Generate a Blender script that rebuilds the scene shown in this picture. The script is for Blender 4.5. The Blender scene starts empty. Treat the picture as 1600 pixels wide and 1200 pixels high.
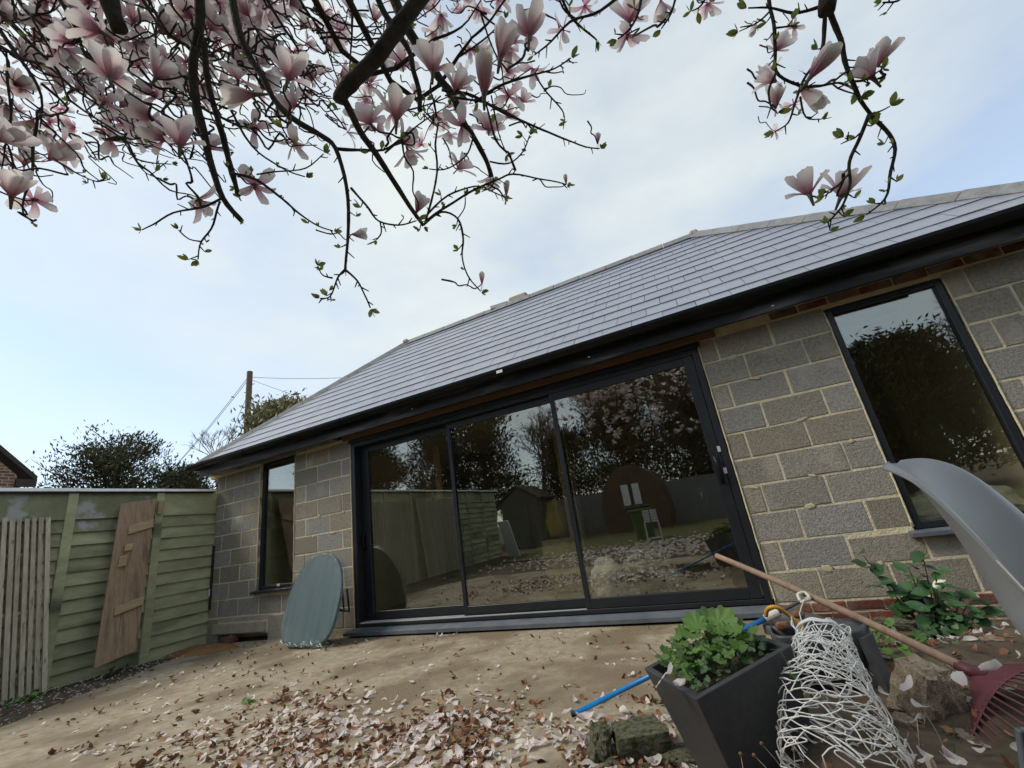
import bpy, bmesh, math, random
import numpy as np
from mathutils import Vector, Matrix, noise
random.seed(7); rng = np.random.default_rng(7)
S = bpy.context.scene; COL = S.collection
PI = math.pi; rad = math.radians
# ------------------------------------------------------------------ camera
CAMR = np.array([[0.88666, 0.43908, -0.14300], [-0.26025, 0.21990, -0.94018], [-0.38136, 0.87083, 0.30930]])
CAMR[0] /= np.linalg.norm(CAMR[0])
CAMR[2] -= CAMR[0]*(CAMR[0]@CAMR[2]); CAMR[2] /= np.linalg.norm(CAMR[2])
CAMR[1] = np.cross(CAMR[2], CAMR[0])
CC = np.array([-0.1245, -4.1965, 0.8833]); FP = 665.12
cam = bpy.data.cameras.new('camera'); cam.sensor_width = 36; cam.lens = FP/1600*36
cam.clip_start = 0.02; cam.clip_end = 2000
co = bpy.data.objects.new('camera', cam); COL.objects.link(co)
m = Matrix(((CAMR[0][0], -CAMR[1][0], -CAMR[2][0], CC[0]), (CAMR[0][1], -CAMR[1][1], -CAMR[2][1], CC[1]),
            (CAMR[0][2], -CAMR[1][2], -CAMR[2][2], CC[2]), (0, 0, 0, 1)))
co.matrix_world = m; S.camera = co
S.render.resolution_x = 1024; S.render.resolution_y = 768
def P(x, y, d):            # a point seen at photo pixel (x, y), d metres along the view axis
    return Vector(CC + d*(CAMR.T @ np.array([(x-800)/FP, (y-600)/FP, 1.0])))
def HZ(x, y, z):
    r = CAMR.T @ np.array([(x-800)/FP, (y-600)/FP, 1.0]); return Vector(CC + r*(z-CC[2])/r[2])
VUP = Vector(-CAMR[1]); VRT = Vector(CAMR[0]); VFW = Vector(CAMR[2])
# ------------------------------------------------------------------ light
S.view_settings.view_transform = 'Standard'; S.view_settings.look = 'None'
S.view_settings.exposure = 1.0; S.view_settings.gamma = 1.0
SUN_DIR = Vector((-0.66, -0.36, 0.80)).normalized()
W = bpy.data.worlds.new('World'); S.world = W; W.use_nodes = True
nt = W.node_tree; nt.nodes.clear()
def nn(t, k, **kw):
    n = t.nodes.new(k)
    for a, b in kw.items(): setattr(n, a, b)
    return n
out = nn(nt, 'ShaderNodeOutputWorld'); bg = nn(nt, 'ShaderNodeBackground'); bg.inputs[1].default_value = 0.117
sky = nn(nt, 'ShaderNodeTexSky', sky_type='NISHITA', sun_disc=False)
sky.sun_elevation = math.asin(SUN_DIR.z); sky.sun_rotation = math.atan2(SUN_DIR.x, SUN_DIR.y)
sky.air_density = 1.0; sky.dust_density = 0.6; sky.ozone_density = 1.5
tc = nn(nt, 'ShaderNodeTexCoord'); mp = nn(nt, 'ShaderNodeMapping'); mp.inputs['Scale'].default_value = (1, 1, 2.2)
mp.inputs['Location'].default_value = (3.1, 1.7, 0.4)
ns = nn(nt, 'ShaderNodeTexNoise'); ns.inputs['Scale'].default_value = 1.35; ns.inputs['Detail'].default_value = 7; ns.inputs['Roughness'].default_value = 0.52
cr = nn(nt, 'ShaderNodeValToRGB'); cr.color_ramp.elements[0].position = 0.36; cr.color_ramp.elements[1].position = 0.66
cr.color_ramp.elements[0].color = (0.36,)*3+(1,); cr.color_ramp.elements[1].color = (0.96,)*3+(1,)
mx = nn(nt, 'ShaderNodeMix', data_type='RGBA'); mx.inputs['B'].default_value = (3.7, 3.95, 3.85, 1)
L = nt.links.new
L(tc.outputs['Generated'], mp.inputs[0]); L(mp.outputs[0], ns.inputs['Vector']); L(ns.outputs[0], cr.inputs[0])
L(cr.outputs[0], mx.inputs['Factor']); L(sky.outputs[0], mx.inputs['A']); L(mx.outputs['Result'], bg.inputs[0]); L(bg.outputs[0], out.inputs[0])
sl = bpy.data.lights.new('sun', 'SUN'); sl.energy = 1.5; sl.angle = rad(20); sl.color = (1, 0.93, 0.82)
so = bpy.data.objects.new('sun', sl); COL.objects.link(so); so.rotation_euler = (-SUN_DIR).to_track_quat('-Z', 'Y').to_euler()
# ------------------------------------------------------------------ materials
def mat(name, c1, c2=None, rough=0.8, scale=8.0, detail=6, bump=0.0, bscale=None, spec=0.4, contrast=(0.3, 0.7), rnd=0.0,
        metal=0.0, stretch=None, coord='Object', c3=None, c3scale=1.0, c3pos=(0.5, 0.62), coat=0.0, translucent=0.0, rndhue=0.0):
    M = bpy.data.materials.new(name); M.use_nodes = True; t = M.node_tree; b = t.nodes['Principled BSDF']
    b.inputs['Roughness'].default_value = rough; b.inputs['Metallic'].default_value = metal
    b.inputs['Specular IOR Level'].default_value = spec; b.inputs['Coat Weight'].default_value = coat
    lk = t.links.new
    tcn = nn(t, 'ShaderNodeTexCoord'); src = tcn.outputs[coord]
    oi = nn(t, 'ShaderNodeObjectInfo')
    ad = nn(t, 'ShaderNodeVectorMath', operation='MULTIPLY_ADD'); cmb = nn(t, 'ShaderNodeCombineXYZ')
    for k in range(3): lk(oi.outputs['Random'], cmb.inputs[k])
    ad.inputs[1].default_value = (37.0, 53.0, 71.0)
    lk(cmb.outputs[0], ad.inputs[0]); lk(src, ad.inputs[2]); vec = ad.outputs[0]
    if stretch:
        mpn = nn(t, 'ShaderNodeMapping'); mpn.inputs['Scale'].default_value = stretch; lk(vec, mpn.inputs[0]); vec = mpn.outputs[0]
    n1 = nn(t, 'ShaderNodeTexNoise'); n1.inputs['Scale'].default_value = scale; n1.inputs['Detail'].default_value = detail
    n1.inputs['Roughness'].default_value = 0.65; lk(vec, n1.inputs['Vector'])
    r = nn(t, 'ShaderNodeValToRGB'); r.color_ramp.elements[0].position, r.color_ramp.elements[1].position = contrast
    r.color_ramp.elements[0].color = (*c1, 1); r.color_ramp.elements[1].color = (*(c2 or c1), 1); lk(n1.outputs[0], r.inputs[0])
    colr = r.outputs[0]
    if c3:
        n3 = nn(t, 'ShaderNodeTexNoise'); n3.inputs['Scale'].default_value = c3scale; n3.inputs['Detail'].default_value = 5; lk(vec, n3.inputs['Vector'])
        r3 = nn(t, 'ShaderNodeValToRGB'); r3.color_ramp.elements[0].position, r3.color_ramp.elements[1].position = c3pos; lk(n3.outputs[0], r3.inputs[0])
        m3 = nn(t, 'ShaderNodeMix', data_type='RGBA'); lk(r3.outputs[0], m3.inputs['Factor']); lk(colr, m3.inputs['A']); m3.inputs['B'].default_value = (*c3, 1); colr = m3.outputs['Result']
    if rnd or rndhue:
        hs = nn(t, 'ShaderNodeHueSaturation'); mr = nn(t, 'ShaderNodeMapRange'); lk(oi.outputs['Random'], mr.inputs[0])
        mr.inputs['To Min'].default_value = 1-rnd; mr.inputs['To Max'].default_value = 1+rnd
        lk(mr.outputs[0], hs.inputs['Value']); lk(colr, hs.inputs['Color']); colr = hs.outputs[0]
        if rndhue:
            mr2 = nn(t, 'ShaderNodeMapRange'); wn = nn(t, 'ShaderNodeTexWhiteNoise', noise_dimensions='1D'); lk(oi.outputs['Random'], wn.inputs['W'])
            lk(wn.outputs[0], mr2.inputs[0]); mr2.inputs['To Min'].default_value = 1-rndhue; mr2.inputs['To Max'].default_value = 1+rndhue; lk(mr2.outputs[0], hs.inputs['Saturation'])
    lk(colr, b.inputs['Base Color'])
    if bump:
        n2 = nn(t, 'ShaderNodeTexNoise'); n2.inputs['Scale'].default_value = bscale or scale*3; n2.inputs['Detail'].default_value = 6; lk(vec, n2.inputs['Vector'])
        bp = nn(t, 'ShaderNodeBump'); bp.inputs['Strength'].default_value = bump; bp.inputs['Distance'].default_value = 0.01
        lk(n2.outputs[0], bp.inputs['Height']); lk(bp.outputs[0], b.inputs['Normal'])
    if translucent:
        tr = nn(t, 'ShaderNodeBsdfTranslucent'); lk(colr, tr.inputs[0]); ms = nn(t, 'ShaderNodeMixShader'); ms.inputs[0].default_value = translucent
        lk(b.outputs[0], ms.inputs[1]); lk(tr.outputs[0], ms.inputs[2]); lk(ms.outputs[0], t.nodes['Material Output'].inputs[0])
    return M
MT = {}
MT['block'] = mat('concrete_block', (0.17, 0.157, 0.132), (0.35, 0.325, 0.272), 0.95, 55, 8, 0.6, 90, 0.2, rnd=0.13, rndhue=0.4, c3=(0.42, 0.385, 0.31), c3scale=2.6, c3pos=(0.58, 0.8))
MT['mortar'] = mat('mortar', (0.50, 0.435, 0.285), (0.69, 0.61, 0.43), 0.95, 14, 6, 0.7, 60, 0.2)
MT['brick'] = mat('brick_red', (0.09, 0.03, 0.022), (0.19, 0.065, 0.045), 0.9, 30, 6, 0.5, 80, 0.2, rnd=0.3, c3=(0.22, 0.17, 0.13), c3scale=5, c3pos=(0.46, 0.66))
MT['slate'] = mat('roof_slate', (0.185, 0.20, 0.24), (0.23, 0.246, 0.29), 0.32, 26, 5, 0.08, 60, 0.9, rnd=0.07, rndhue=0.15)
MT['underlay'] = mat('roof_underlay', (0.03, 0.03, 0.034), (0.05, 0.05, 0.055), 0.8, 6)
MT['ridge'] = mat('ridge_tile', (0.15, 0.155, 0.16), (0.25, 0.25, 0.25), 0.75, 12, 6, 0.3, 40, 0.3, rnd=0.12)
MT['gutter'] = mat('black_plastic', (0.004, 0.0045, 0.006), (0.008, 0.0085, 0.010), 0.38, 8, 3, 0, None, 0.25)
MT['fascia'] = mat('black_painted_timber', (0.006, 0.007, 0.009), (0.014, 0.015, 0.018), 0.5, 5, 6, 0.25, 30, 0.35, stretch=(0.6, 6, 6), c3=(0.15, 0.15, 0.16), c3scale=1.6, c3pos=(0.50, 0.74))
MT['frame'] = mat('anthracite_aluminium', (0.011, 0.0135, 0.017), (0.017, 0.020, 0.025), 0.38, 5, 3, 0.03, 80, 0.45)
MT['sill'] = mat('grey_sill', (0.075, 0.085, 0.10), (0.13, 0.145, 0.16), 0.5, 7, 5, 0.1, 40, 0.4)
MT['alu'] = mat('bare_aluminium', (0.55, 0.56, 0.57), (0.68, 0.68, 0.69), 0.35, 8, 3, 0, None, 0.5, metal=0.3)
MT['timber'] = mat('raw_timber', (0.12, 0.068, 0.04), (0.20, 0.115, 0.065), 0.8, 4, 7, 0.3, 30, 0.3, stretch=(0.7, 9, 9))
MT['pale_timber'] = mat('pale_timber', (0.33, 0.24, 0.14), (0.47, 0.36, 0.22), 0.8, 4, 7, 0.3, 30, 0.3, stretch=(9, 0.8, 9), rnd=0.12)
MT['leaf_door'] = mat('brown_board', (0.25, 0.17, 0.108), (0.39, 0.275, 0.18), 0.8, 3, 7, 0.25, 25, 0.3, stretch=(9, 9, 0.7), c3=(0.10, 0.07, 0.05), c3scale=1.2, c3pos=(0.55, 0.75))
MT['batten'] = mat('weathered_batten', (0.33, 0.28, 0.205), (0.55, 0.48, 0.375), 0.85, 4, 7, 0.4, 30, 0.25, stretch=(9, 9, 0.8), rnd=0.2, c3=(0.09, 0.07, 0.05), c3scale=5, c3pos=(0.6, 0.75))
MT['fence'] = mat('green_painted_concrete', (0.27, 0.28, 0.165), (0.46, 0.465, 0.30), 0.9, 4, 8, 0.45, 35, 0.2, stretch=(1, 0.6, 1.8), rnd=0.14, c3=(0.06, 0.065, 0.05), c3scale=1.3, c3pos=(0.54, 0.74))
MT['fence_top'] = mat('peeling_green_paint', (0.17, 0.18, 0.11), (0.27, 0.275, 0.18), 0.9, 6, 8, 0.6, 30, 0.2, c3=(0.36, 0.36, 0.35), c3scale=3.2, c3pos=(0.54, 0.60))
MT['white_trim'] = mat('white_metal_trim', (0.78, 0.81, 0.83), (0.88, 0.9, 0.9), 0.45, 6, 4, 0, None, 0.4, translucent=0.5)
MT['patio'] = mat('sandy_concrete', (0.205, 0.17, 0.116), (0.36, 0.308, 0.222), 0.9, 11, 10, 0.6, 36, 0.25, c3=(0.175, 0.138, 0.09), c3scale=1.6, c3pos=(0.46, 0.60), contrast=(0.32, 0.66))
MT['soil'] = mat('bare_soil', (0.055, 0.04, 0.027), (0.15, 0.115, 0.08), 0.95, 7, 9, 1.0, 30, 0.15, c3=(0.05, 0.06, 0.025), c3scale=1.6, c3pos=(0.55, 0.7))
MT['sand'] = mat('orange_sand', (0.20, 0.105, 0.045), (0.31, 0.18, 0.085), 0.95, 6, 8, 0.8, 30, 0.15)
MT['grass'] = mat('rough_lawn', (0.05, 0.06, 0.025), (0.12, 0.115, 0.05), 0.95, 3, 8, 0.8, 30, 0.15)
MT['bark'] = mat('magnolia_bark', (0.022, 0.018, 0.015), (0.065, 0.055, 0.045), 0.9, 20, 6, 0.6, 60, 0.2, c3=(0.05, 0.055, 0.03), c3scale=6, c3pos=(0.5, 0.7))
MT['brownbark'] = mat('brown_bark', (0.05, 0.035, 0.025), (0.11, 0.085, 0.06), 0.95, 12, 6, 0.5, 30, 0.2)
MT['leaf'] = mat('young_leaf', (0.14, 0.19, 0.035), (0.26, 0.30, 0.08), 0.5, 12, 4, 0, None, 0.4, rnd=0.25, translucent=0.45)
MT['bud'] = mat('grey_bud', (0.09, 0.08, 0.065), (0.17, 0.15, 0.12), 0.8, 25, 4)
MT['yew'] = mat('yew_foliage', (0.035, 0.04, 0.02), (0.09, 0.09, 0.045), 0.8, 1.2, 5, 0, None, 0.25, c3=(0.11, 0.085, 0.045), c3scale=1.6, c3pos=(0.52, 0.72))
MT['pine'] = mat('dark_pine_foliage', (0.012, 0.018, 0.010), (0.04, 0.05, 0.024), 0.8, 1.0, 5, 0, None, 0.25)
MT['palebush'] = mat('pale_bush_foliage', (0.12, 0.12, 0.05), (0.28, 0.25, 0.13), 0.6, 3, 4, 0, None, 0.3)
MT['twig'] = mat('bare_twig', (0.16, 0.13, 0.12), (0.24, 0.2, 0.18), 0.9, 9)
MT['camellia'] = mat('glossy_dark_leaf', (0.025, 0.065, 0.02), (0.055, 0.12, 0.04), 0.28, 14, 4, 0, None, 0.5, rnd=0.3)
MT['geranium'] = mat('bright_green_leaf', (0.07, 0.15, 0.028), (0.15, 0.26, 0.06), 0.5, 22, 4, 0.2, 70, 0.35, rnd=0.3, translucent=0.2)
MT['ivy'] = mat('small_dark_leaf', (0.03, 0.065, 0.025), (0.07, 0.125, 0.05), 0.5, 20, 4, 0, None, 0.35, rnd=0.3)
MT['planter'] = mat('charcoal_planter', (0.042, 0.043, 0.046), (0.06, 0.061, 0.064), 0.5, 40, 4, 0.06, 140, 0.4)
MT['trough'] = mat('grey_plastic', (0.055, 0.057, 0.062), (0.085, 0.087, 0.092), 0.5, 30, 4, 0.05, 120, 0.4)
MT['wire'] = mat('white_coated_wire', (0.80, 0.79, 0.75), (0.88, 0.87, 0.83), 0.4, 30, 4, 0, None, 0.5)
MT['handle'] = mat('worn_wood_handle', (0.24, 0.155, 0.105), (0.37, 0.26, 0.185), 0.7, 5, 6, 0.2, 60, 0.3, stretch=(8, 8, 0.8))
MT['maroon'] = mat('maroon_plastic', (0.10, 0.026, 0.034), (0.14, 0.04, 0.05), 0.5, 14, 4, 0.08, 50, 0.4)
MT['blue'] = mat('blue_tube', (0.0, 0.15, 0.42), (0.01, 0.20, 0.52), 0.35, 8, 3, 0, None, 0.5)
MT['yellow'] = mat('yellow_hose', (0.55, 0.26, 0.02), (0.68, 0.34, 0.03), 0.4, 8, 3, 0, None, 0.4)
MT['cream'] = mat('cream_plastic', (0.55, 0.50, 0.42), (0.68, 0.64, 0.56), 0.5, 8, 3, 0, None, 0.4)
MT['rock'] = mat('tan_rock', (0.20, 0.155, 0.10), (0.40, 0.33, 0.24), 0.9, 5, 9, 0.9, 18, 0.2, c3=(0.12, 0.075, 0.04), c3scale=6, c3pos=(0.58, 0.7))
MT['mossy'] = mat('mossy_stone', (0.085, 0.08, 0.055), (0.19, 0.175, 0.13), 0.95, 9, 9, 0.9, 24, 0.2, c3=(0.05, 0.065, 0.02), c3scale=6, c3pos=(0.45, 0.62))
MT['chair'] = mat('grey_sprayed_plastic', (0.22, 0.224, 0.228), (0.26, 0.264, 0.268), 0.42, 3, 3, 0.0, None, 0.5)
MT['chair_worn'] = mat('cream_bare_plastic', (0.50, 0.48, 0.42), (0.62, 0.60, 0.54), 0.45, 20, 4)
MT['teal'] = mat('teal_table_top', (0.085, 0.125, 0.136), (0.125, 0.17, 0.18), 0.5, 3, 6, 0.1, 20, 0.3, stretch=(7, 0.6, 0.4))
MT['plaster'] = mat('cream_wall_inside', (0.50, 0.44, 0.30), (0.60, 0.53, 0.38), 0.9, 3, 5)
MT['room'] = mat('bare_room_inside', (0.42, 0.34, 0.23), (0.55, 0.46, 0.33), 0.95, 3, 5)
MT['roomfloor'] = mat('dusty_floor', (0.38, 0.32, 0.23), (0.5, 0.43, 0.32), 0.95, 3, 6)
MT['sack'] = mat('white_sack', (0.5, 0.5, 0.48), (0.7, 0.7, 0.67), 0.7, 6, 5, 0.8, 20, 0.3)
MT['yellowcloth'] = mat('yellow_cover', (0.35, 0.25, 0.04), (0.5, 0.38, 0.08), 0.7, 6, 5)
MT['darkgrey'] = mat('dark_panel', (0.015, 0.018, 0.022), (0.03, 0.034, 0.04), 0.3, 8)
MT['greyfence'] = mat('grey_fence', (0.12, 0.125, 0.13), (0.2, 0.205, 0.21), 0.9, 5, 6)
MT['pod'] = mat('brown_pod_shingle', (0.06, 0.035, 0.022), (0.11, 0.07, 0.045), 0.85, 8, 6)
MT['shed'] = mat('green_grey_shed', (0.06, 0.07, 0.05), (0.1, 0.11, 0.08), 0.9, 6, 6)
MT['white'] = mat('white_board', (0.65, 0.66, 0.66), (0.78, 0.78, 0.77), 0.6, 6, 4)
MT['brown_litter'] = mat('dry_brown_leaf', (0.13, 0.055, 0.028), (0.30, 0.16, 0.085), 0.8, 9, 5, 0, None, 0.3, coord='Object', contrast=(0.38, 0.62))
MT['pole'] = mat('telegraph_pole', (0.10, 0.075, 0.055), (0.17, 0.135, 0.10), 0.95, 6, 6, stretch=(6, 6, 0.6))
MT['rubber'] = mat('dark_cable', (0.02, 0.02, 0.02), (0.04, 0.04, 0.04), 0.6, 6)
MT['verge'] = mat('dark_verge', (0.03, 0.022, 0.02), (0.06, 0.045, 0.04), 0.8, 6)
MT['lintel'] = mat('pale_concrete_lintel', (0.30, 0.265, 0.20), (0.42, 0.375, 0.29), 0.95, 9, 8, 0.6, 40, 0.2)
# petals: white blades, pink towards the claw (their own colour), translucent
def petal_mat(name, tip, base, brown=None):
    M = bpy.data.materials.new(name); M.use_nodes = True; t = M.node_tree; b = t.nodes['Principled BSDF']; lk = t.links.new
    uv = nn(t, 'ShaderNodeUVMap'); sp = nn(t, 'ShaderNodeSeparateXYZ'); lk(uv.outputs[0], sp.inputs[0])
    r = nn(t, 'ShaderNodeValToRGB'); e = r.color_ramp.elements; e[0].position = 0.05; e[0].color = (*base, 1); e[1].position = 0.72; e[1].color = (*tip, 1)
    md = e.new(0.36); md.color = (*[0.5*a+0.5*c for a, c in zip(tip, base)], 1)
    wv = nn(t, 'ShaderNodeTexWave'); wv.inputs['Scale'].default_value = 3.2; wv.inputs['Distortion'].default_value = 1.6; wv.bands_direction = 'X'
    lk(uv.outputs[0], wv.inputs['Vector'])
    ma = nn(t, 'ShaderNodeMath', operation='MULTIPLY_ADD'); lk(wv.outputs['Fac'], ma.inputs[0]); ma.inputs[1].default_value = -0.22; lk(sp.outputs['Y'], ma.inputs[2]); lk(ma.outputs[0], r.inputs[0])
    oi = nn(t, 'ShaderNodeObjectInfo'); hs = nn(t, 'ShaderNodeHueSaturation'); mr = nn(t, 'ShaderNodeMapRange'); lk(oi.outputs['Random'], mr.inputs[0])
    mr.inputs['To Min'].default_value = 0.82; mr.inputs['To Max'].default_value = 1.06; lk(mr.outputs[0], hs.inputs['Value']); lk(r.outputs[0], hs.inputs['Color'])
    lk(hs.outputs[0], b.inputs['Base Color']); b.inputs['Roughness'].default_value = 0.55; b.inputs['Specular IOR Level'].default_value = 0.25
    tr = nn(t, 'ShaderNodeBsdfTranslucent'); lk(hs.outputs[0], tr.inputs[0]); ms = nn(t, 'ShaderNodeMixShader'); ms.inputs[0].default_value = 0.48
    lk(b.outputs[0], ms.inputs[1]); lk(tr.outputs[0], ms.inputs[2]); lk(ms.outputs[0], t.nodes['Material Output'].inputs[0]); return M
MT['petal'] = petal_mat('magnolia_petal', (0.84, 0.81, 0.78), (0.52, 0.20, 0.29))
MT['petal_fallen'] = petal_mat('fallen_petal', (0.87, 0.84, 0.78), (0.81, 0.68, 0.68))
def glass_mat(name, tint, refl, rough=0.0, wr=0.03, ws=1.3):
    M = bpy.data.materials.new(name); M.use_nodes = True; t = M.node_tree; t.nodes.clear(); lk = t.links.new
    o = nn(t, 'ShaderNodeOutputMaterial'); tr = nn(t, 'ShaderNodeBsdfTransparent'); tr.inputs[0].default_value = (*tint, 1)
    gl = nn(t, 'ShaderNodeBsdfGlossy'); gl.inputs['Roughness'].default_value = rough; gl.inputs[0].default_value = (0.93, 0.97, 0.97, 1)
    fc = nn(t, 'ShaderNodeLayerWeight'); fc.inputs[0].default_value = 0.5; fp_ = nn(t, 'ShaderNodeMath', operation='POWER'); fp_.inputs[1].default_value = 5.0; lk(fc.outputs['Facing'], fp_.inputs[0]); fr = nn(t, 'ShaderNodeMath', operation='MULTIPLY_ADD'); fr.inputs[1].default_value = 0.9; fr.inputs[2].default_value = 0.04; lk(fp_.outputs[0], fr.inputs[0])
    tcn = nn(t, 'ShaderNodeTexCoord'); nz = nn(t, 'ShaderNodeTexNoise'); nz.inputs['Scale'].default_value = ws; nz.inputs['Detail'].default_value = 2; lk(tcn.outputs['Object'], nz.inputs['Vector'])
    bp = nn(t, 'ShaderNodeBump'); bp.inputs['Strength'].default_value = wr; bp.inputs['Distance'].default_value = 0.02; lk(nz.outputs[0], bp.inputs['Height']); lk(bp.outputs[0], gl.inputs['Normal'])
    ad = nn(t, 'ShaderNodeMath', operation='ADD'); ad.inputs[1].default_value = refl; lk(fr.outputs[0], ad.inputs[0])
    ms = nn(t, 'ShaderNodeMixShader'); lk(ad.outputs[0], ms.inputs[0]); lk(tr.outputs[0], ms.inputs[1]); lk(gl.outputs[0], ms.inputs[2]); lk(ms.outputs[0], o.inputs[0]); return M
MT['glass'] = glass_mat('coated_double_glazing', (0.90, 0.90, 0.84), 0.13)
MT['wrap'] = glass_mat('clear_plastic_wrap', (0.93, 0.95, 0.95), 0.0, 0.22, 0.5, 6)
# ------------------------------------------------------------------ mesh helpers
class MB:
    def __init__(s): s.v = []; s.f = []; s.uv = []
    def add(s, vs, fs, uvs=None):
        n = len(s.v); s.v += [tuple(v) for v in vs]; s.f += [tuple(i+n for i in f) for f in fs]
        s.uv += (uvs if uvs is not None else [(0, 0)]*len(vs)); return s
    def box(s, a, b, ch=0.0):
        (x0, y0, z0), (x1, y1, z1) = a, b
        if ch <= 0:
            vs = [(x, y, z) for x in (x0, x1) for y in (y0, y1) for z in (z0, z1)]
            return s.add(vs, [(0, 1, 3, 2), (4, 6, 7, 5), (0, 4, 5, 1), (2, 3, 7, 6), (0, 2, 6, 4), (1, 5, 7, 3)])
        bm = bmesh.new(); bmesh.ops.create_cube(bm, size=1)
        for v in bm.verts: v.co = Vector(((x0+x1)/2+v.co.x*(x1-x0), (y0+y1)/2+v.co.y*(y1-y0), (z0+z1)/2+v.co.z*(z1-z0)))
        bmesh.ops.bevel(bm, geom=bm.edges[:], offset=ch, segments=1, affect='EDGES'); bm.verts.index_update()
        s.add([v.co.copy() for v in bm.verts], [tuple(v.index for v in f.verts) for f in bm.faces]); bm.free(); return s
    def xf(s, M, start=0):
        for i in range(start, len(s.v)): s.v[i] = tuple(M @ Vector(s.v[i]))
        return s
    def tube(s, pts, rs, seg=7, cap=True):
        pts = [Vector(p) for p in pts]; n = len(pts)
        if not hasattr(rs, '__len__'): rs = [rs]*n
        t0 = (pts[1]-pts[0]).normalized(); a = t0.orthogonal().normalized(); base = len(s.v); vs = []; fs = []
        for i in range(n):
            t = (pts[min(i+1, n-1)]-pts[max(i-1, 0)]).normalized(); a = (a-t*a.dot(t)).normalized(); b = t.cross(a)
            for k in range(seg):
                q = 2*PI*k/seg; vs.append(pts[i]+(a*math.cos(q)+b*math.sin(q))*rs[i])
        for i in range(n-1):
            for k in range(seg): fs.append((i*seg+k, i*seg+(k+1) % seg, (i+1)*seg+(k+1) % seg, (i+1)*seg+k))
        if cap: fs += [tuple(range(seg))[::-1], tuple((n-1)*seg+k for k in range(seg))]
        return s.add(vs, fs)
    def prism(s, poly, y0, y1):      # polygon in xz pushed along y
        n = len(poly); vs = [(x, y0, z) for x, z in poly]+[(x, y1, z) for x, z in poly]
        return s.add(vs, [tuple(range(n)), tuple(range(2*n-1, n-1, -1))]+[(i, i+n, (i+1) % n+n, (i+1) % n) for i in range(n)])
    def mesh(s, name, mt, smooth=False, uv=False):
        me = bpy.data.meshes.new(name); me.from_pydata(s.v, [], s.f); me.materials.append(MT[mt] if isinstance(mt, str) else mt)
        if uv:
            ul = me.uv_layers.new(name='UVMap'); idx = np.empty(len(me.loops), dtype=np.int32); me.loops.foreach_get('vertex_index', idx)
            ul.data.foreach_set('uv', np.array(s.uv, dtype=np.float32)[idx].ravel())
        if smooth: me.polygons.foreach_set('use_smooth', [True]*len(me.polygons))
        bm = bmesh.new(); bm.from_mesh(me); bmesh.ops.recalc_face_normals(bm, faces=bm.faces[:]); bm.to_mesh(me); bm.free()
        me.update(); return me
    def build(s, name, mt, parent=None, smooth=False, uv=False): return obj(name, s.mesh(name, mt, smooth, uv), parent)
def obj(name, me, parent=None, M=None):
    o = bpy.data.objects.new(name, me); COL.objects.link(o)
    if parent is not None: o.parent = parent
    if M is not None: o.matrix_basis = M
    return o
def thing(name, label, cat, group=None, loc=(0, 0, 0)):
    o = bpy.data.objects.new(name, None); COL.objects.link(o); o.location = loc; o.empty_display_size = 0.1
    return tag(o, label, cat, group)
def tag(o, label, cat, group=None):
    o['label'] = label; o['category'] = cat
    if group: o['group'] = group
    return o
def struct(o): o['kind'] = 'structure'; return o
def box(name, a, b, mt, parent=None, ch=0.0): return MB().box(a, b, ch).build(name, mt, parent)
def smooth_path(pts, n=5):
    pts = [Vector(p) for p in pts]; out = []
    for i in range(len(pts)-1):
        p0 = pts[max(i-1, 0)]; p1 = pts[i]; p2 = pts[i+1]; p3 = pts[min(i+2, len(pts)-1)]
        for k in range(n):
            t = k/n; out.append(0.5*((2*p1)+(p2-p0)*t+(2*p0-5*p1+4*p2-p3)*t*t+(3*p1-p0-3*p2+p3)*t**3))
    out.append(pts[-1]); return out
def interp(a, n): return list(np.interp(np.linspace(0, 1, n), np.linspace(0, 1, len(a)), a))
# ------------------------------------------------------------------ ground
def gz(x, y):               # ground height
    z = -0.085+0.022*min(max(-y, 0), 3.0)
    if x < -6.0: z -= 0.02*min(1, (-6.0-x))
    return z
def bedz(x, y):             # rockery bed on the right
    t = min(1, max(0, (x+0.42)/0.35)); u = min(1, max(0, (-y-0.25)/1.2)); v = min(1, max(0, (y+3.5)/0.3))
    h = -0.21+0.30*u*u*(3-2*u)
    h += 0.05*noise.noise(Vector((x*2.2, y*2.2, 3.1)))+0.025*noise.noise(Vector((x*7, y*7, 1.1)))
    return (gz(x, y)-0.05)*(1-t*v)+h*t*v
def sheet(name, xs, ys, fz, mt, mask=None):
    b = MB(); nx, ny = len(xs), len(ys)
    vs = [(x, y, fz(x, y)) for x in xs for y in ys]; fs = []
    for i in range(nx-1):
        for j in range(ny-1):
            if mask is None or mask((xs[i]+xs[i+1])/2, (ys[j]+ys[j+1])/2): fs.append((i*ny+j, (i+1)*ny+j, (i+1)*ny+j+1, i*ny+j+1))
    b.add(vs, fs); return struct(b.build(name, mt, smooth=True))
gx = list(np.linspace(-300, -12, 14))+list(np.linspace(-11, 8, 60))+list(np.linspace(9, 300, 14))
gy = list(np.linspace(-300, -20, 12))+list(np.linspace(-19, 6, 70))+list(np.linspace(7, 300, 12))
sheet('ground', gx, gy, lambda x, y: gz(x, y)-0.035+0.02*noise.noise(Vector((x*1.3, y*1.3, 0)))*(1 if abs(x) < 10 else 0)-(0.25 if 0.15 < y < 4.2 and -7.1 < x < 2.5 else 0), 'soil')
def edge_x(y): return -7.22+0.62*(-y)+0.07*noise.noise(Vector((y*1.7, 0, 5)))+0.03*noise.noise(Vector((y*7, 0, 5)))
px = []
ysP = np.linspace(-3.6, -0.002, 60)
b = MB(); nxp = 70
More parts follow.
